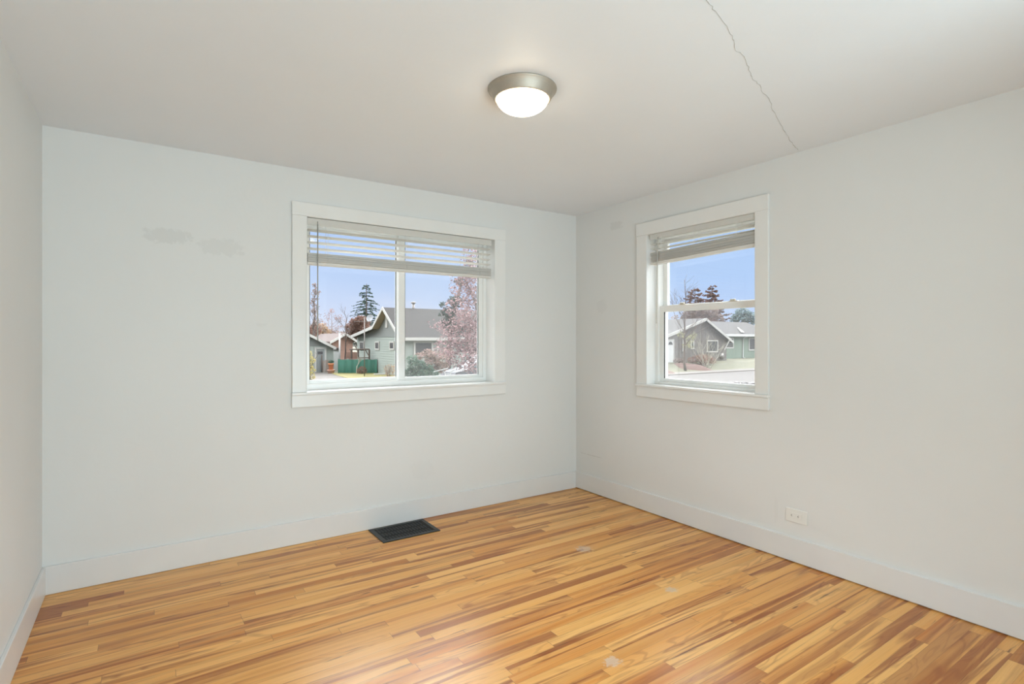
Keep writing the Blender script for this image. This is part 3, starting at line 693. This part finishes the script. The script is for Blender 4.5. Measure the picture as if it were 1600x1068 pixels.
# ------------------------------------------------------------------ green screened fence, posts, pots and little things in the yard
fe = empty('screen_fence', onZ(558, 583, G), 'low fence covered with dark green privacy screen cloth', 'fence')
A_, B_ = onZ(528, 583, G), onZ(589.5, 583, G); d = (B_-A_).normalized(); n_ = Vector((-d.y, d.x, 0))
NS = 40; fm = MB(); q = random.Random(2); hgt = 1.15; rows = []
for side in (-.012, .012):
    for i in range(NS+1):
        p = A_.lerp(B_, i/NS)+n_*(side+.03*math.sin(i*.9)+.02*q.uniform(-1, 1)*0); rows.append(p+Vector((0, 0, .03))); rows.append(p+n_*.02*math.sin(i*1.7)+Vector((0, 0, hgt-.04*math.sin(math.pi*(i % 10)/10))))
M = 2*(NS+1)
for i in range(NS): fm.add([], []); 
fm.add(rows, [(2*i, 2*i+2, 2*i+3, 2*i+1) for i in range(NS)]+[(M+2*i, M+2*i+1, M+2*i+3, M+2*i+2) for i in range(NS)]+[(2*i+1, 2*i+3, M+2*i+3, M+2*i+1) for i in range(NS)], True)
fm.build('screen_cloth', 'fence_green', fe)
for i in range(5):
    p = A_.lerp(B_, i/4)+n_*.06; MB().tube([p, p+Vector((0, 0, hgt+.08))], .03, 8).build('post', 'metal_grey', fe)
MB().tube([A_+n_*.06+Vector((0, 0, hgt)), B_+n_*.06+Vector((0, 0, hgt))], .02, 6).build('top_rail', 'metal_grey', fe)

def post(name, label, px, ybot, ytop, r, mat, cat, D=None, cross=None):
    b = onZ(px, ybot, G); dd = (b-CAM); Dd = (dd.x*sy_+dd.y*cy_)
    top = atD(px+.5, ytop, Dd); e = empty(name, b, label, cat)
    MB().tube([b, Vector((b.x, b.y, top.z))], r, 8).build('shaft', mat, e)
    if cross:
        z = atD(px, cross[1], Dd).z; MB().tube([atD(cross[0], cross[1], Dd), atD(cross[2], cross[1], Dd)], .018, 6).build('crossbar', mat, e)
    MB().lathe([(0, .03), (r*1.5, .03), (r*1.5, 0), (r, 0)], (b.x, b.y, top.z), 10).build('cap', mat, e)
    return e
post('pole', 'slender brown steel pole with a thin crossbar before the green fence', 569.5, 588, 494.5, .035, 'metal_grey', 'pole', cross=(553, 502, 583))
post('post', 'tall white post rising beside the white shed', 530.8, 580, 519, .075, 'white_paint', 'post')

pg = empty('timber_frame', onZ(563, 582, G), 'dark timber frame of posts and beam behind the green fence', 'frame')
A_, B_ = onZ(549, 582, G), onZ(577, 582, G); dz = Vector((0, 0, 1))
for k in (0., .38, 1.):
    p = A_.lerp(B_, k); MB().tube([p, p+dz*1.95], .075, 4).build('post', 'wood_dark', pg)
MB().tube([A_+dz*1.95-(B_-A_)*.1, B_+dz*1.95], .06, 4).build('beam', 'wood_dark', pg)
MB().tube([A_+dz*1.25+(B_-A_)*.4, B_+dz*1.25], .04, 4).build('rail', 'wood_dark', pg)
MB().tube([B_+dz*1.35, B_+dz*2.1-(B_-A_)*.3], .04, 4).build('brace', 'wood_dark', pg)

bf = empty('privacy_fence', onZ(551, 576.5, G), 'brown board fence beside the dark timber frame, ending at the sage house', 'fence')
A_, B_ = onZ(541, 577, G), onZ(563, 577, G); d = (B_-A_).normalized(); n_ = Vector((-d.y, d.x, 0)); bd = MB(); q = random.Random(14)
for i in range(9): bd.prism([A_.lerp(B_, i/9+.004), A_.lerp(B_, (i+1)/9-.004), A_.lerp(B_, (i+1)/9-.004)+dz*(1.62+q.uniform(-.02, .02)), A_.lerp(B_, i/9+.004)+dz*(1.62+q.uniform(-.02, .02))], n_*.03)
bd.build('boards', 'tan_siding', bf); MB().prism([A_+dz*1.2+n_*.03, B_+dz*1.2+n_*.03, B_+dz*1.3+n_*.03, A_+dz*1.3+n_*.03], n_*.04).build('rail', 'wood_dark', bf)
wf = empty('board_fence', onZ(508, 581, G), 'short weathered grey board fence in front of the garage door', 'fence')
A_, B_ = onZ(502.5, 581.5, G), onZ(514, 581, G)
bd = MB(); d = (B_-A_).normalized(); n_ = Vector((-d.y, d.x, 0)); q = random.Random(4)
for i in range(6):
    p = A_.lerp(B_, i/6+.01); p2 = A_.lerp(B_, (i+1)/6-.01); bd.prism([p, p2, p2+dz*(1.02+q.uniform(-.04, .04)), p+dz*(1.02+q.uniform(-.04, .04))], n_*.03)
bd.build('boards', 'wood_grey', wf)
MB().tube([A_-n_*.05, A_-n_*.05+dz*1.45], .05, 6).build('post', 'wood_dark', wf)
MB().prism([A_+dz*.8+n_*.03, B_+dz*.8+n_*.03, B_+dz*.9+n_*.03, A_+dz*.9+n_*.03], n_*.04).build('rail', 'wood_grey', wf)

p = onZ(517.2, 583, G)
pt = tag(MB().lathe([(0, 0), (.22, 0), (.28, .24), (.32, .25), (.32, .30), (.27, .30), (.25, .26), (0, .26)], p, 20).build('planter', 'pink_clay'), 'wide low pinkish clay planter on the edge of the driveway', 'planter')
p2 = p+Vector((0, 0, .262)); cp = empty('clay_pot', p2, 'orange clay pot with a leafy plant standing in the pink planter', 'pot')
MB().lathe([(0, 0), (.15, 0), (.2, .45), (.235, .46), (.235, .56), (.19, .56), (.18, .5), (0, .5)], p2, 20).build('pot', 'terracotta', cp)
l = MB(); leaves(l, random.Random(8), [(p2+Vector((0, 0, .66)), (.22, .22, .18))], 160, .06); l.build('plant', 'juniper', cp)
p = onZ(595, 585.2, G); tag(MB().prism([p+Vector((-.55, -.1, 0)), p+Vector((.5, -.25, 0)), p+Vector((.55, .15, 0)), p+Vector((-.5, .2, 0))], (0, 0, .10)).build('stone_slab', 'white_paint'), 'pale stone slab on the grass at the end of the green fence', 'slab')

# ------------------------------------------------------------------ car and white tube frame at the kerb under the blossoming tree
def car(base, ang, label):
    e = empty('car', base, label, 'car'); ca, sa = math.cos(ang), math.sin(ang); base = Vector(base)
    T = lambda x, y, z: base+Vector((x*ca-y*sa, x*sa+y*ca, z*1.22 if z > .34 else z))
    def shell(prof, wbot, wtop, zs, nm, mat, inset=0.):
        m = MB(); n = len(prof); zlo, zhi = zs
        wfun = lambda z: (wbot+(wtop-wbot)*max(0, min(1, (z-zlo)/(zhi-zlo))))/2-inset
        m.add([T(x, -wfun(z), z) for x, z in prof]+[T(x, wfun(z), z) for x, z in prof], [tuple(range(n)), tuple(range(n, 2*n))[::-1]]+[(i, (i+1) % n, n+(i+1) % n, n+i) for i in range(n)])
        return m.build(nm, mat, e, .03)
    shell([(-2.3, .35), (2.25, .35), (2.3, .6), (2.2, .85), (1.25, 1.0), (-2.2, 1.02), (-2.32, .7)], 1.78, 1.74, (.35, 1.), 'body', 'car_paint')
    shell([(1.3, .98), (.45, 1.52), (-1.5, 1.56), (-2.15, 1.02)], 1.66, 1.25, (1., 1.55), 'windows', 'car_glass')
    shell([(.55, 1.49), (.3, 1.57), (-1.35, 1.61), (-1.62, 1.52)], 1.30, 1.16, (1.5, 1.6), 'roof', 'car_paint')
    for s_ in (-1, 1):
        for xa, za, xb, zb in ((1.3, .98, .45, 1.53), (-.35, 1.0, -.38, 1.55), (-2.12, 1.02, -1.5, 1.55)): MB().tube([T(xa, s_*.84, za), T(xb, s_*.635, zb)], .045, 6).build('pillar', 'car_paint', e)
        for x in (-1.4, 1.42):
            w_ = MB().tube([T(x, s_*.70, .33), T(x, s_*.88, .33)], .33, 22).build('wheel', 'rubber', e)
            MB().tube([T(x, s_*.87, .33), T(x, s_*.895, .33)], .2, 16).build('hubcap', 'car_paint', w_)
        MB().blob(T(.95, s_*.98, 1.05), (.1, .08, .07), 3, .03).build('side_mirror', 'car_paint', e)
    return e
cb = onZ(756, 640, G)
CB = atD(757, 575, 30.0)
car((CB.x, CB.y, G), math.radians(178), 'silver parked car under the pink blossoming tree')
fb = atD(699, 583, 20.0)
wfm = empty('tube_frame', (fb.x, fb.y, G), 'white bent tube frame with a slanted top bar beside the parked car', 'frame')
Dq = 20.0; P = lambda x, y, dd=0: atD(x, y, Dq+dd)
tb = MB(); tb.prism([P(677.5, 579.6), P(700.5, 574), P(700.5, 574, .5), P(677.5, 579.6, .5)], (0, 0, -.035)); tb.build('top_bar', 'white_paint', wfm)
for pts_ in ([(690, 577.4), (693.5, 580.5), (695.5, 584), (696.5, 588), (696.5, 600)], [(710, 577.2), (706, 578.5), (703.8, 582), (703.2, 588), (703, 600)]):
    V = [P(*k, .2) for k in pts_]; V.append(Vector((V[-1].x, V[-1].y, G))); MB().tube(V, .03, 8).build('leg', 'white_paint', wfm)
MB().tube([P(695.5, 584, .2), P(703.6, 584, .2)], .02, 6).build('crossbar', 'white_paint', wfm)

# ------------------------------------------------------------------ trees and shrubs through the wide window
def gp(px, D): p = atD(px, 531, D); return Vector((p.x, p.y, gz(p.x, p.y)))
TB = gp(762, 23.0); S = 23.0/840
def off(px, py, D, dd=0): return atD(px, py, D+dd)
q = random.Random(21)
bl = []
for (px, py, r) in ((742, 420, 26), (765, 405, 30), (725, 450, 24), (755, 450, 34), (715, 482, 22), (745, 490, 34), (705, 512, 20), (735, 525, 34), (765, 520, 40), (690, 508, 13), (676, 505, 9), (700, 540, 22), (725, 555, 30), (755, 560, 34), (716, 430, 14), (770, 380, 30), (742, 392, 22), (690, 545, 14)):
    bl.append((off(px, py, 23.0, q.uniform(-1.0, 1.0)), (r*S, r*S*1.1, r*S*.9)))
tree('blossom_tree', 'big spreading tree covered in dusty pink blossom beside the sage house', TB, 7.4, .16, 4, 31, 'bark', 'blossom', 9500, .065, bl, trunk=.28, spread=.5)
c = gp(668, 27.0); S2 = 27.0/840
l = empty('shrub', c, 'salmon-leaved shrub in front of the picture window of the sage house', 'shrub'); m = MB()
leaves(m, random.Random(5), [(off(px, py, 27.0, dd), (r*S2, r*S2, r*S2*.8)) for px, py, r, dd in ((655, 556, 8, 0), (668, 552, 10, .3), (680, 556, 12, 0), (692, 562, 12, -.3), (674, 566, 14, 0), (690, 574, 12, .2), (700, 550, 10, .5))], 1900, .06); m.build('foliage', 'salmon_leaf', l)
st = MB(); branch(st, random.Random(5), c, (0, 0, 1), .7, .05, 3, [], .6); st.build('stem', 'twig', l)
c = gp(655, 25.0); S3 = 25.0/840
l = empty('juniper', c, 'low dark green juniper bush at the corner of the sage house', 'shrub'); m = MB()
leaves(m, random.Random(6), [(off(px, py, 25.0, dd), (r*S3*1.2, r*S3, r*S3*.8)) for px, py, r, dd in ((645, 562, 9, 0), (652, 572, 13, 0), (664, 578, 13, .3), (642, 582, 10, 0), (658, 588, 14, -.3), (676, 584, 9, .2), (650, 598, 15, 0), (668, 600, 15, 0))], 2600, .075); m.build('foliage', 'juniper', l)
st = MB(); branch(st, random.Random(7), c, (0, 0, 1), .6, .06, 3, [], .7); st.build('stem', 'bark', l)
c = gp(697, 31.0); S4 = 31.0/840
l = empty('evergreen', c, 'dark grey-green evergreen showing at the edge of the pink tree', 'tree'); m = MB()
leaves(m, random.Random(9), [(off(px, py, 31.0, dd), (r*S4, r*S4, r*S4*.8)) for px, py, r, dd in ((694, 476, 7, 0), (702, 488, 12, 0), (700, 505, 13, .3), (690, 490, 5, 0), (712, 470, 12, 0), (712, 515, 14, 0), (718, 440, 9, 0), (727, 425, 9, 0), (733, 412, 8, 0))], 1500, .10); m.build('foliage', 'needle_dark', l)
MB().tube([c, off(706, 500, 31.0), off(725, 425, 31.0)], [.2, .14, .05], 8).build('trunk', 'bark', l)

c = gp(572.5, 78); conifer('conifer', 'tall dark conifer with tiered open branches behind the sage house', c, off(572.5, 443, 78).z-G, 4.3, 12, layers=17, droop=.22, sz=.26, z0=.2)
c = gp(490.5, 66); stemtree('poplar', 'narrow bare poplar left of the blind wand', c, off(490, 443, 66).z-G, .17, 44, 26, 1.15, .3, leafm='taupe_leaf', nleaf=140, lsize=.12, up=2.2)
c = gp(540, 47); stemtree('bare_tree', 'dark-stemmed bare tree behind the green screen fence', c, off(540, 478, 47).z-G, .085, 17, 16, 1.5, .3, up=1.3)
c = gp(523, 71); stemtree('bare_tree', 'reddish bare tree between the poplar and the dark-stemmed tree', c, off(523, 488, 71).z-G, .11, 19, 18, 2.05, .3, 'twig', 'rust_leaf', 220, .085, up=.9)
def crown(name, label, D, blobs, mat, n, size, seed, px, bark='bark', group=None, cat='tree'):
    c = gp(px, D); l = empty(name, c, label, cat, group); m = MB(); k = D/840; q = random.Random(seed)
    B = [(off(x, y, D, q.uniform(-.5, .5)), (r*k, r*k, r*k*.85)) for x, y, r in blobs]
    leaves(m, q, B, n, size); m.build('foliage', mat, l)
    st = MB(); top = max(B, key=lambda b: b[0].z)[0]
    st.tube([c, c.lerp(Vector((top.x, top.y, c.z)), .3)+Vector((0, 0, (top.z-c.z)*.5)), top], [.02*D/6, .014*D/6, .02], 7)
    for b in B: st.tube([c+Vector((0, 0, (b[0].z-c.z)*.35)), b[0]], [.008*D/6, .01], 5)
    st.build('trunk', bark, l); return l
crown('copper_tree', 'dense copper-brown tree below the tall conifer, left of the sage gable', 69, [(548, 512, 9), (556, 504, 10), (564, 500, 9), (560, 515, 12), (570, 512, 10), (548, 526, 10), (565, 526, 11), (573, 503, 6)], 'copper_leaf', 2600, .16, 51, 560)
crown('far_tree', 'brownish leafless thicket rising behind the garage roof', 72, [(480, 518, 12), (492, 514, 11), (484, 530, 12), (470, 515, 12), (495, 526, 10)], 'rust_leaf', 1300, .17, 52, 486, 'twig', 'hazy trees far behind the garage')
crown('far_tree', 'yellowish tan tree right of the blind wand, above the garage roof', 76, [(502, 513, 10), (508, 520, 10), (503, 526, 10)], 'tan_leaf', 900, .17, 53, 504, 'twig', 'hazy trees far behind the garage')
crown('far_tree', 'grey-brown tree low between the tan tree and the white post', 80, [(516, 522, 9), (527, 526, 10), (520, 530, 10), (536, 524, 8)], 'taupe_leaf', 900, .18, 54, 522, 'twig', 'hazy trees far behind the garage')
c = gp(484, 35.5); S5 = 35.5/840
l = empty('shrub', c, 'yellow-green upright shrub beside the driveway, close to the blind wand', 'shrub'); m = MB()
leaves(m, random.Random(13), [(off(px, py, 35.5), (r*S5, r*S5, r*S5)) for px, py, r in ((481, 553, 7), (485, 562, 8), (480, 572, 9), (487, 578, 6), (484, 588, 8), (476, 560, 9), (476, 585, 9))], 900, .065); m.build('foliage', 'olive_leaf', l)
st = MB(); branch(st, random.Random(14), c, (0, 0, 1), .9, .05, 3, [], .5); st.build('stem', 'bark', l)
c = onZ(557, 583.8, G); tree('sapling', 'pale-trunked bare sapling in front of the green screen fence', c, 1.9, .05, 3, 23, 'bark_pale', trunk=.36, spread=.5, upk=.3)
c = onZ(565.5, 584, G); l = empty('shrub', c, 'small rust-brown dry shrub at the foot of the green fence', 'shrub'); m = MB(); leaves(m, random.Random(3), [(c+Vector((0, 0, .3)), (.42, .3, .32))], 260, .06); m.build('foliage', 'rust_leaf', l)
st = MB(); branch(st, random.Random(2), c, (0, 0, 1), .25, .02, 2, [], .6); st.build('stem', 'twig', l)
for (px, yb, hh, lab, sd) in ((608, 589, 1.0, 'dry twiggy bush before the sage gable, nearer the green fence', 61), (619, 589.6, 1.1, 'dry twiggy bush at the right end of the sage gable wall', 62)):
    c = onZ(px, yb, G); l = empty('bush', c, lab, 'shrub', 'dry bushes by the sage house'); st = MB(); q = random.Random(sd)
    for k in range(9): branch(st, q, c+Vector((q.uniform(-.2, .2), q.uniform(-.2, .2), 0)), (q.gauss(0, .3), q.gauss(0, .3), 1), hh*q.uniform(.4, .6), .014, 2, [], .35)
    st.build('stem', 'twig', l); m = MB(); leaves(m, q, [(c+Vector((0, 0, hh*.5)), (.4, .35, hh*.5))], 170, .045); m.build('foliage', 'tan_leaf', l)

# ------------------------------------------------------------------ houses through the narrow window
YW = 30.0; FB = -.80
bh_ = simple_house('house', 'grey-brown gabled house with white eaves and a white door', YW, (1098, 497.5), (1012, 534.5), (1140.5, 533.5), FB, 10, 'brown_siding', 'roof_grey', 'houses across the street', over=.6)
a, b = onY(1042.5, 531.5, YW), onY(1051.5, 566.5, YW)
f = MB(); f.box(a.x-.1, a.x, YW-.07, YW, FB, a.z+.12).box(b.x, b.x+.1, YW-.07, YW, FB, a.z+.12).box(a.x, b.x, YW-.07, YW, a.z, a.z+.12); f.build('door_frame', 'fascia', bh_)
dd_ = bx(a.x, b.x, YW-.05, YW, FB, a.z).build('door', 'white_paint', bh_)
fan = MB(); cxm = (a.x+b.x)/2; K = 10
fan.prism([(cxm+.30*math.cos(math.pi*k/K), YW-.06, a.z-.42+.30*math.sin(math.pi*k/K)) for k in range(K+1)], (0, .02, 0)); fan.build('fanlight', 'glass_dark', dd_)
for (x0, y0, x1, y1) in ((1066, 529, 1071, 549), (1079, 532, 1084, 545), (1104, 531, 1121.5, 550)): gwin(bh_, 'Y', YW, x0, y0, x1, y1, fw=.13)
a, b = onY(1129.5, 546, YW), onY(1135, 530, YW); MB().tube([(a.x, YW-.2, a.z), (b.x, YW-.42, b.z)], .07, 4).build('eave_brace', 'fascia', bh_)
c = onY(1126.5, 556, YW); MB().tube([(c.x, YW-.18, c.z), (c.x, YW, c.z)], .32, 20).build('meter_dial', 'metal_grey', bh_)

# grey-roofed house further back
rh = empty('house', (onY(1040, 531, 46).x, 46, G), 'house with a plain dark grey roof behind the grey-brown house', 'house', 'houses across the street')
a, b = onY(1000, 525, 46), onY(1066, 525, 46); rz = onY(1030, 498.5, 50).z
bx(a.x, b.x, 46.4, 54, G, a.z-.05).build('wall', 'brown_siding', rh)
MB().prism([(a.x-.4, 46, a.z-.1), (a.x-.4, 50, rz), (a.x-.4, 54.4, a.z-.1)], (b.x-a.x+.8, 0, 0)).build('roof', 'roof_dark', rh)

YE = 33.0
ge = empty('house', (onY(1155, 531, YE).x, YE, FB), 'green clapboard house with white gutter and downspout', 'house', 'houses across the street')
a, b = onY(1126, 522.5, YE), onY(1215, 522.5, YE); x0, x1 = a.x, b.x; ezz = onY(1155, 522.5, YE).z
bx(x0+.4, x1, YE, YE+9, FB-.1, ezz-.05).build('wall', 'green_siding', ge)
lap = MB(); zz = FB+.15
while zz < ezz-.2: lap.box(x0+.4, x1, YE-.02, YE, zz, zz+.17); zz += .21
lap.build('clapboard', 'green_siding', ge)
rz = onY(1155, 503, YE+4.5).z
MB().prism([(x0-.1, YE-.5, ezz-.12), (x0-.1, YE+4.5, rz), (x0-.1, YE+9.5, ezz-.12)], (x1-x0+.5, 0, 0)).build('roof', 'roof_grey', ge)
MB().box(x0-.1, x1+.4, YE-.62, YE-.5, ezz-.22, ezz+.05).build('gutter', 'white_paint', ge)
p = onY(1160, 531, YE); MB().tube([(p.x+.1, YE-.55, ezz-.15), (p.x, YE-.1, ezz-.5), (p.x, YE-.07, FB+.1), (p.x, YE-.3, FB+.05)], .06, 6).build('downspout', 'white_paint', ge)
gwin(ge, 'Y', YE-.02, 1131.5, 527.5, 1146, 544, fw=.14); gwin(ge, 'Y', YE-.02, 1169.5, 527.5, 1190, 547, fw=.14)
a, b = onY(1133, 516, YE), onY(1150, 516, YE)
MB().prism([onY(1152, 512, YE+2.2)+Vector((0, 0, .02)), onY(1158, 520.5, YE+.2)+Vector((0, 0, .1)), onY(1163, 520.5, YE+.2)+Vector((0, 0, .1)), onY(1153.5, 512, YE+2.2)+Vector((0, 0, .02))], (0, 0, .05)).build('roof_valley', 'fascia', ge)

# ------------------------------------------------------------------ planting through the narrow window
def mound(name, label, px0, px1, py, depth, hgt, mat, cat, seed):
    a, b = onZ(px0, py, G), onZ(px1, py, G); a.z = gz(a.x, a.y); b.z = gz(b.x, b.y); m = MB(); q = random.Random(seed); NX, NY = 18, 8; vs = []
    d = (b-a); n = Vector((-d.y, d.x, 0)).normalized()
    for j in range(NY+1):
        for i in range(NX+1):
            u, v = i/NX, j/NY; p = a+d*u+n*depth*v; k = (math.sin(math.pi*u)**.5 if 0 < u < 1 else 0)*(math.sin(math.pi*v)**.6 if 0 < v < 1 else 0)
            vs.append(Vector((p.x, p.y, gz(p.x, p.y)-.02+hgt*k*q.uniform(.85, 1.15))))
    m.add(vs, [(j*(NX+1)+i, j*(NX+1)+i+1, (j+1)*(NX+1)+i+1, (j+1)*(NX+1)+i) for j in range(NY) for i in range(NX)], True)
    return tag(m.build(name, mat), label, cat)
mound('mulch_bed', 'rounded reddish mulch bed before the white door', 1022, 1061, 585.5, 3.6, .42, 'mulch', 'mulch bed', 1)
mound('mulch_bed', 'long reddish mulch bed before the brown hedge', 1063, 1118, 579.5, 2.6, .3, 'mulch', 'mulch bed', 2)
q = random.Random(33)
for i in range(7):
    px = 1038+i*3.6; p = onZ(px, 583.5-.25*abs(i-3), G); p.z = gz(p.x, p.y)
    pz = p+Vector((-.2, 2.4, .28)); 
for i, (px, py, r, lab) in enumerate(((1141, 598.6, .10, 'small dark kerb rock nearest the middle of the narrow window'), (1151, 599.2, .14, 'larger grey kerb rock second from the pane middle'), (1163, 599.8, .16, 'largest dark kerb rock, third along the row'), (1176, 600.4, .15, 'dark kerb rock beside the window casing'))):
    p = onZ(px, py, G+.02); tag(MB().blob(p+Vector((0, 0, r*.4)), (r*1.6, r*1.2, r*.7), i, .2).build('kerb_rock', 'rock'), lab, 'rock', 'rocks on the near side of the street')
crown('hedge', 'brown leafless hedge along the front of the grey-brown house', 50.5, [(1080, 562, 6), (1088, 560, 7), (1096, 559, 8), (1105, 560, 8), (1112, 563, 7), (1084, 567, 6), (1100, 567, 7)], 'rust_leaf', 1500, .07, 71, 1097, 'twig', cat='hedge')
crown('hedge', 'dark low bush between the white door and the young tree', 50.0, [(1057, 563, 5), (1063, 564, 6), (1068, 566, 5)], 'taupe_leaf', 600, .07, 72, 1062, 'twig', cat='hedge')
c = onZ(1071, 578, G); c = gp(1071, 46.5)
stemtree('young_tree', 'young tree with thin bare top twigs in front of the grey-brown house', c, off(1071, 436, 46.5).z-c.z, .125, 83, 22, 2.3, .27, 'bark', 'yellow_leaf', 420, .07, blobs=[(off(x, y, 46.5, d_), (r*46.5/840,)*3) for x, y, r, d_ in ((1064, 523, 6, 0), (1078, 530, 7, .3), (1084, 524, 6, -.3), (1072, 540, 6, 0), (1080, 541, 5, .4))], up=1.2)
c = gp(1104, 49); l = empty('bare_shrub', c, 'pale bare shrub with arching twigs over the brown hedge', 'shrub'); st = MB(); q = random.Random(91)
for k in range(13): branch(st, q, c+Vector((q.uniform(-.3, .3), q.uniform(-.3, .3), 0)), (q.gauss(0, .45), q.gauss(0, .45), 1), q.uniform(1.2, 1.7), .022, 3, [], .35, .1)
st.build('stem', 'bark_pale', l)
for (px, top, R, sd, DD, lab, mt) in ((1086, 456, 3.6, 5, 78, 'reddish dark pine rising behind the grey-brown house, beside the young tree twigs', 'needle_red'), (1113, 452.5, 4.0, 6, 92, 'reddish dark pine behind the grey-brown house, further from the young tree', 'needle_red')):
    conifer('pine', lab, gp(px, DD), off(px, top, DD).z-G, R, sd, mt, layers=11, group='pines behind the grey-brown house', droop=-.25, sz=.42*DD/78, z0=.25)
crown('pine', 'broad blue-grey pine above the roof of the green clapboard house', 84, [(1150, 497, 9), (1160, 489, 11), (1170, 494, 10), (1158, 500, 11), (1172, 502, 8), (1147, 503, 7)], 'needle_blue', 1300, .24, 74, 1160)
crown('far_tree', 'hazy taupe tree crowns between the two reddish pines', 86, [(1080, 492, 14), (1095, 488, 13), (1110, 490, 14), (1120, 498, 11), (1072, 498, 9), (1128, 508, 8), (1135, 506, 6), (1055, 497, 6)], 'taupe_leaf', 2600, .2, 75, 1100, 'twig')
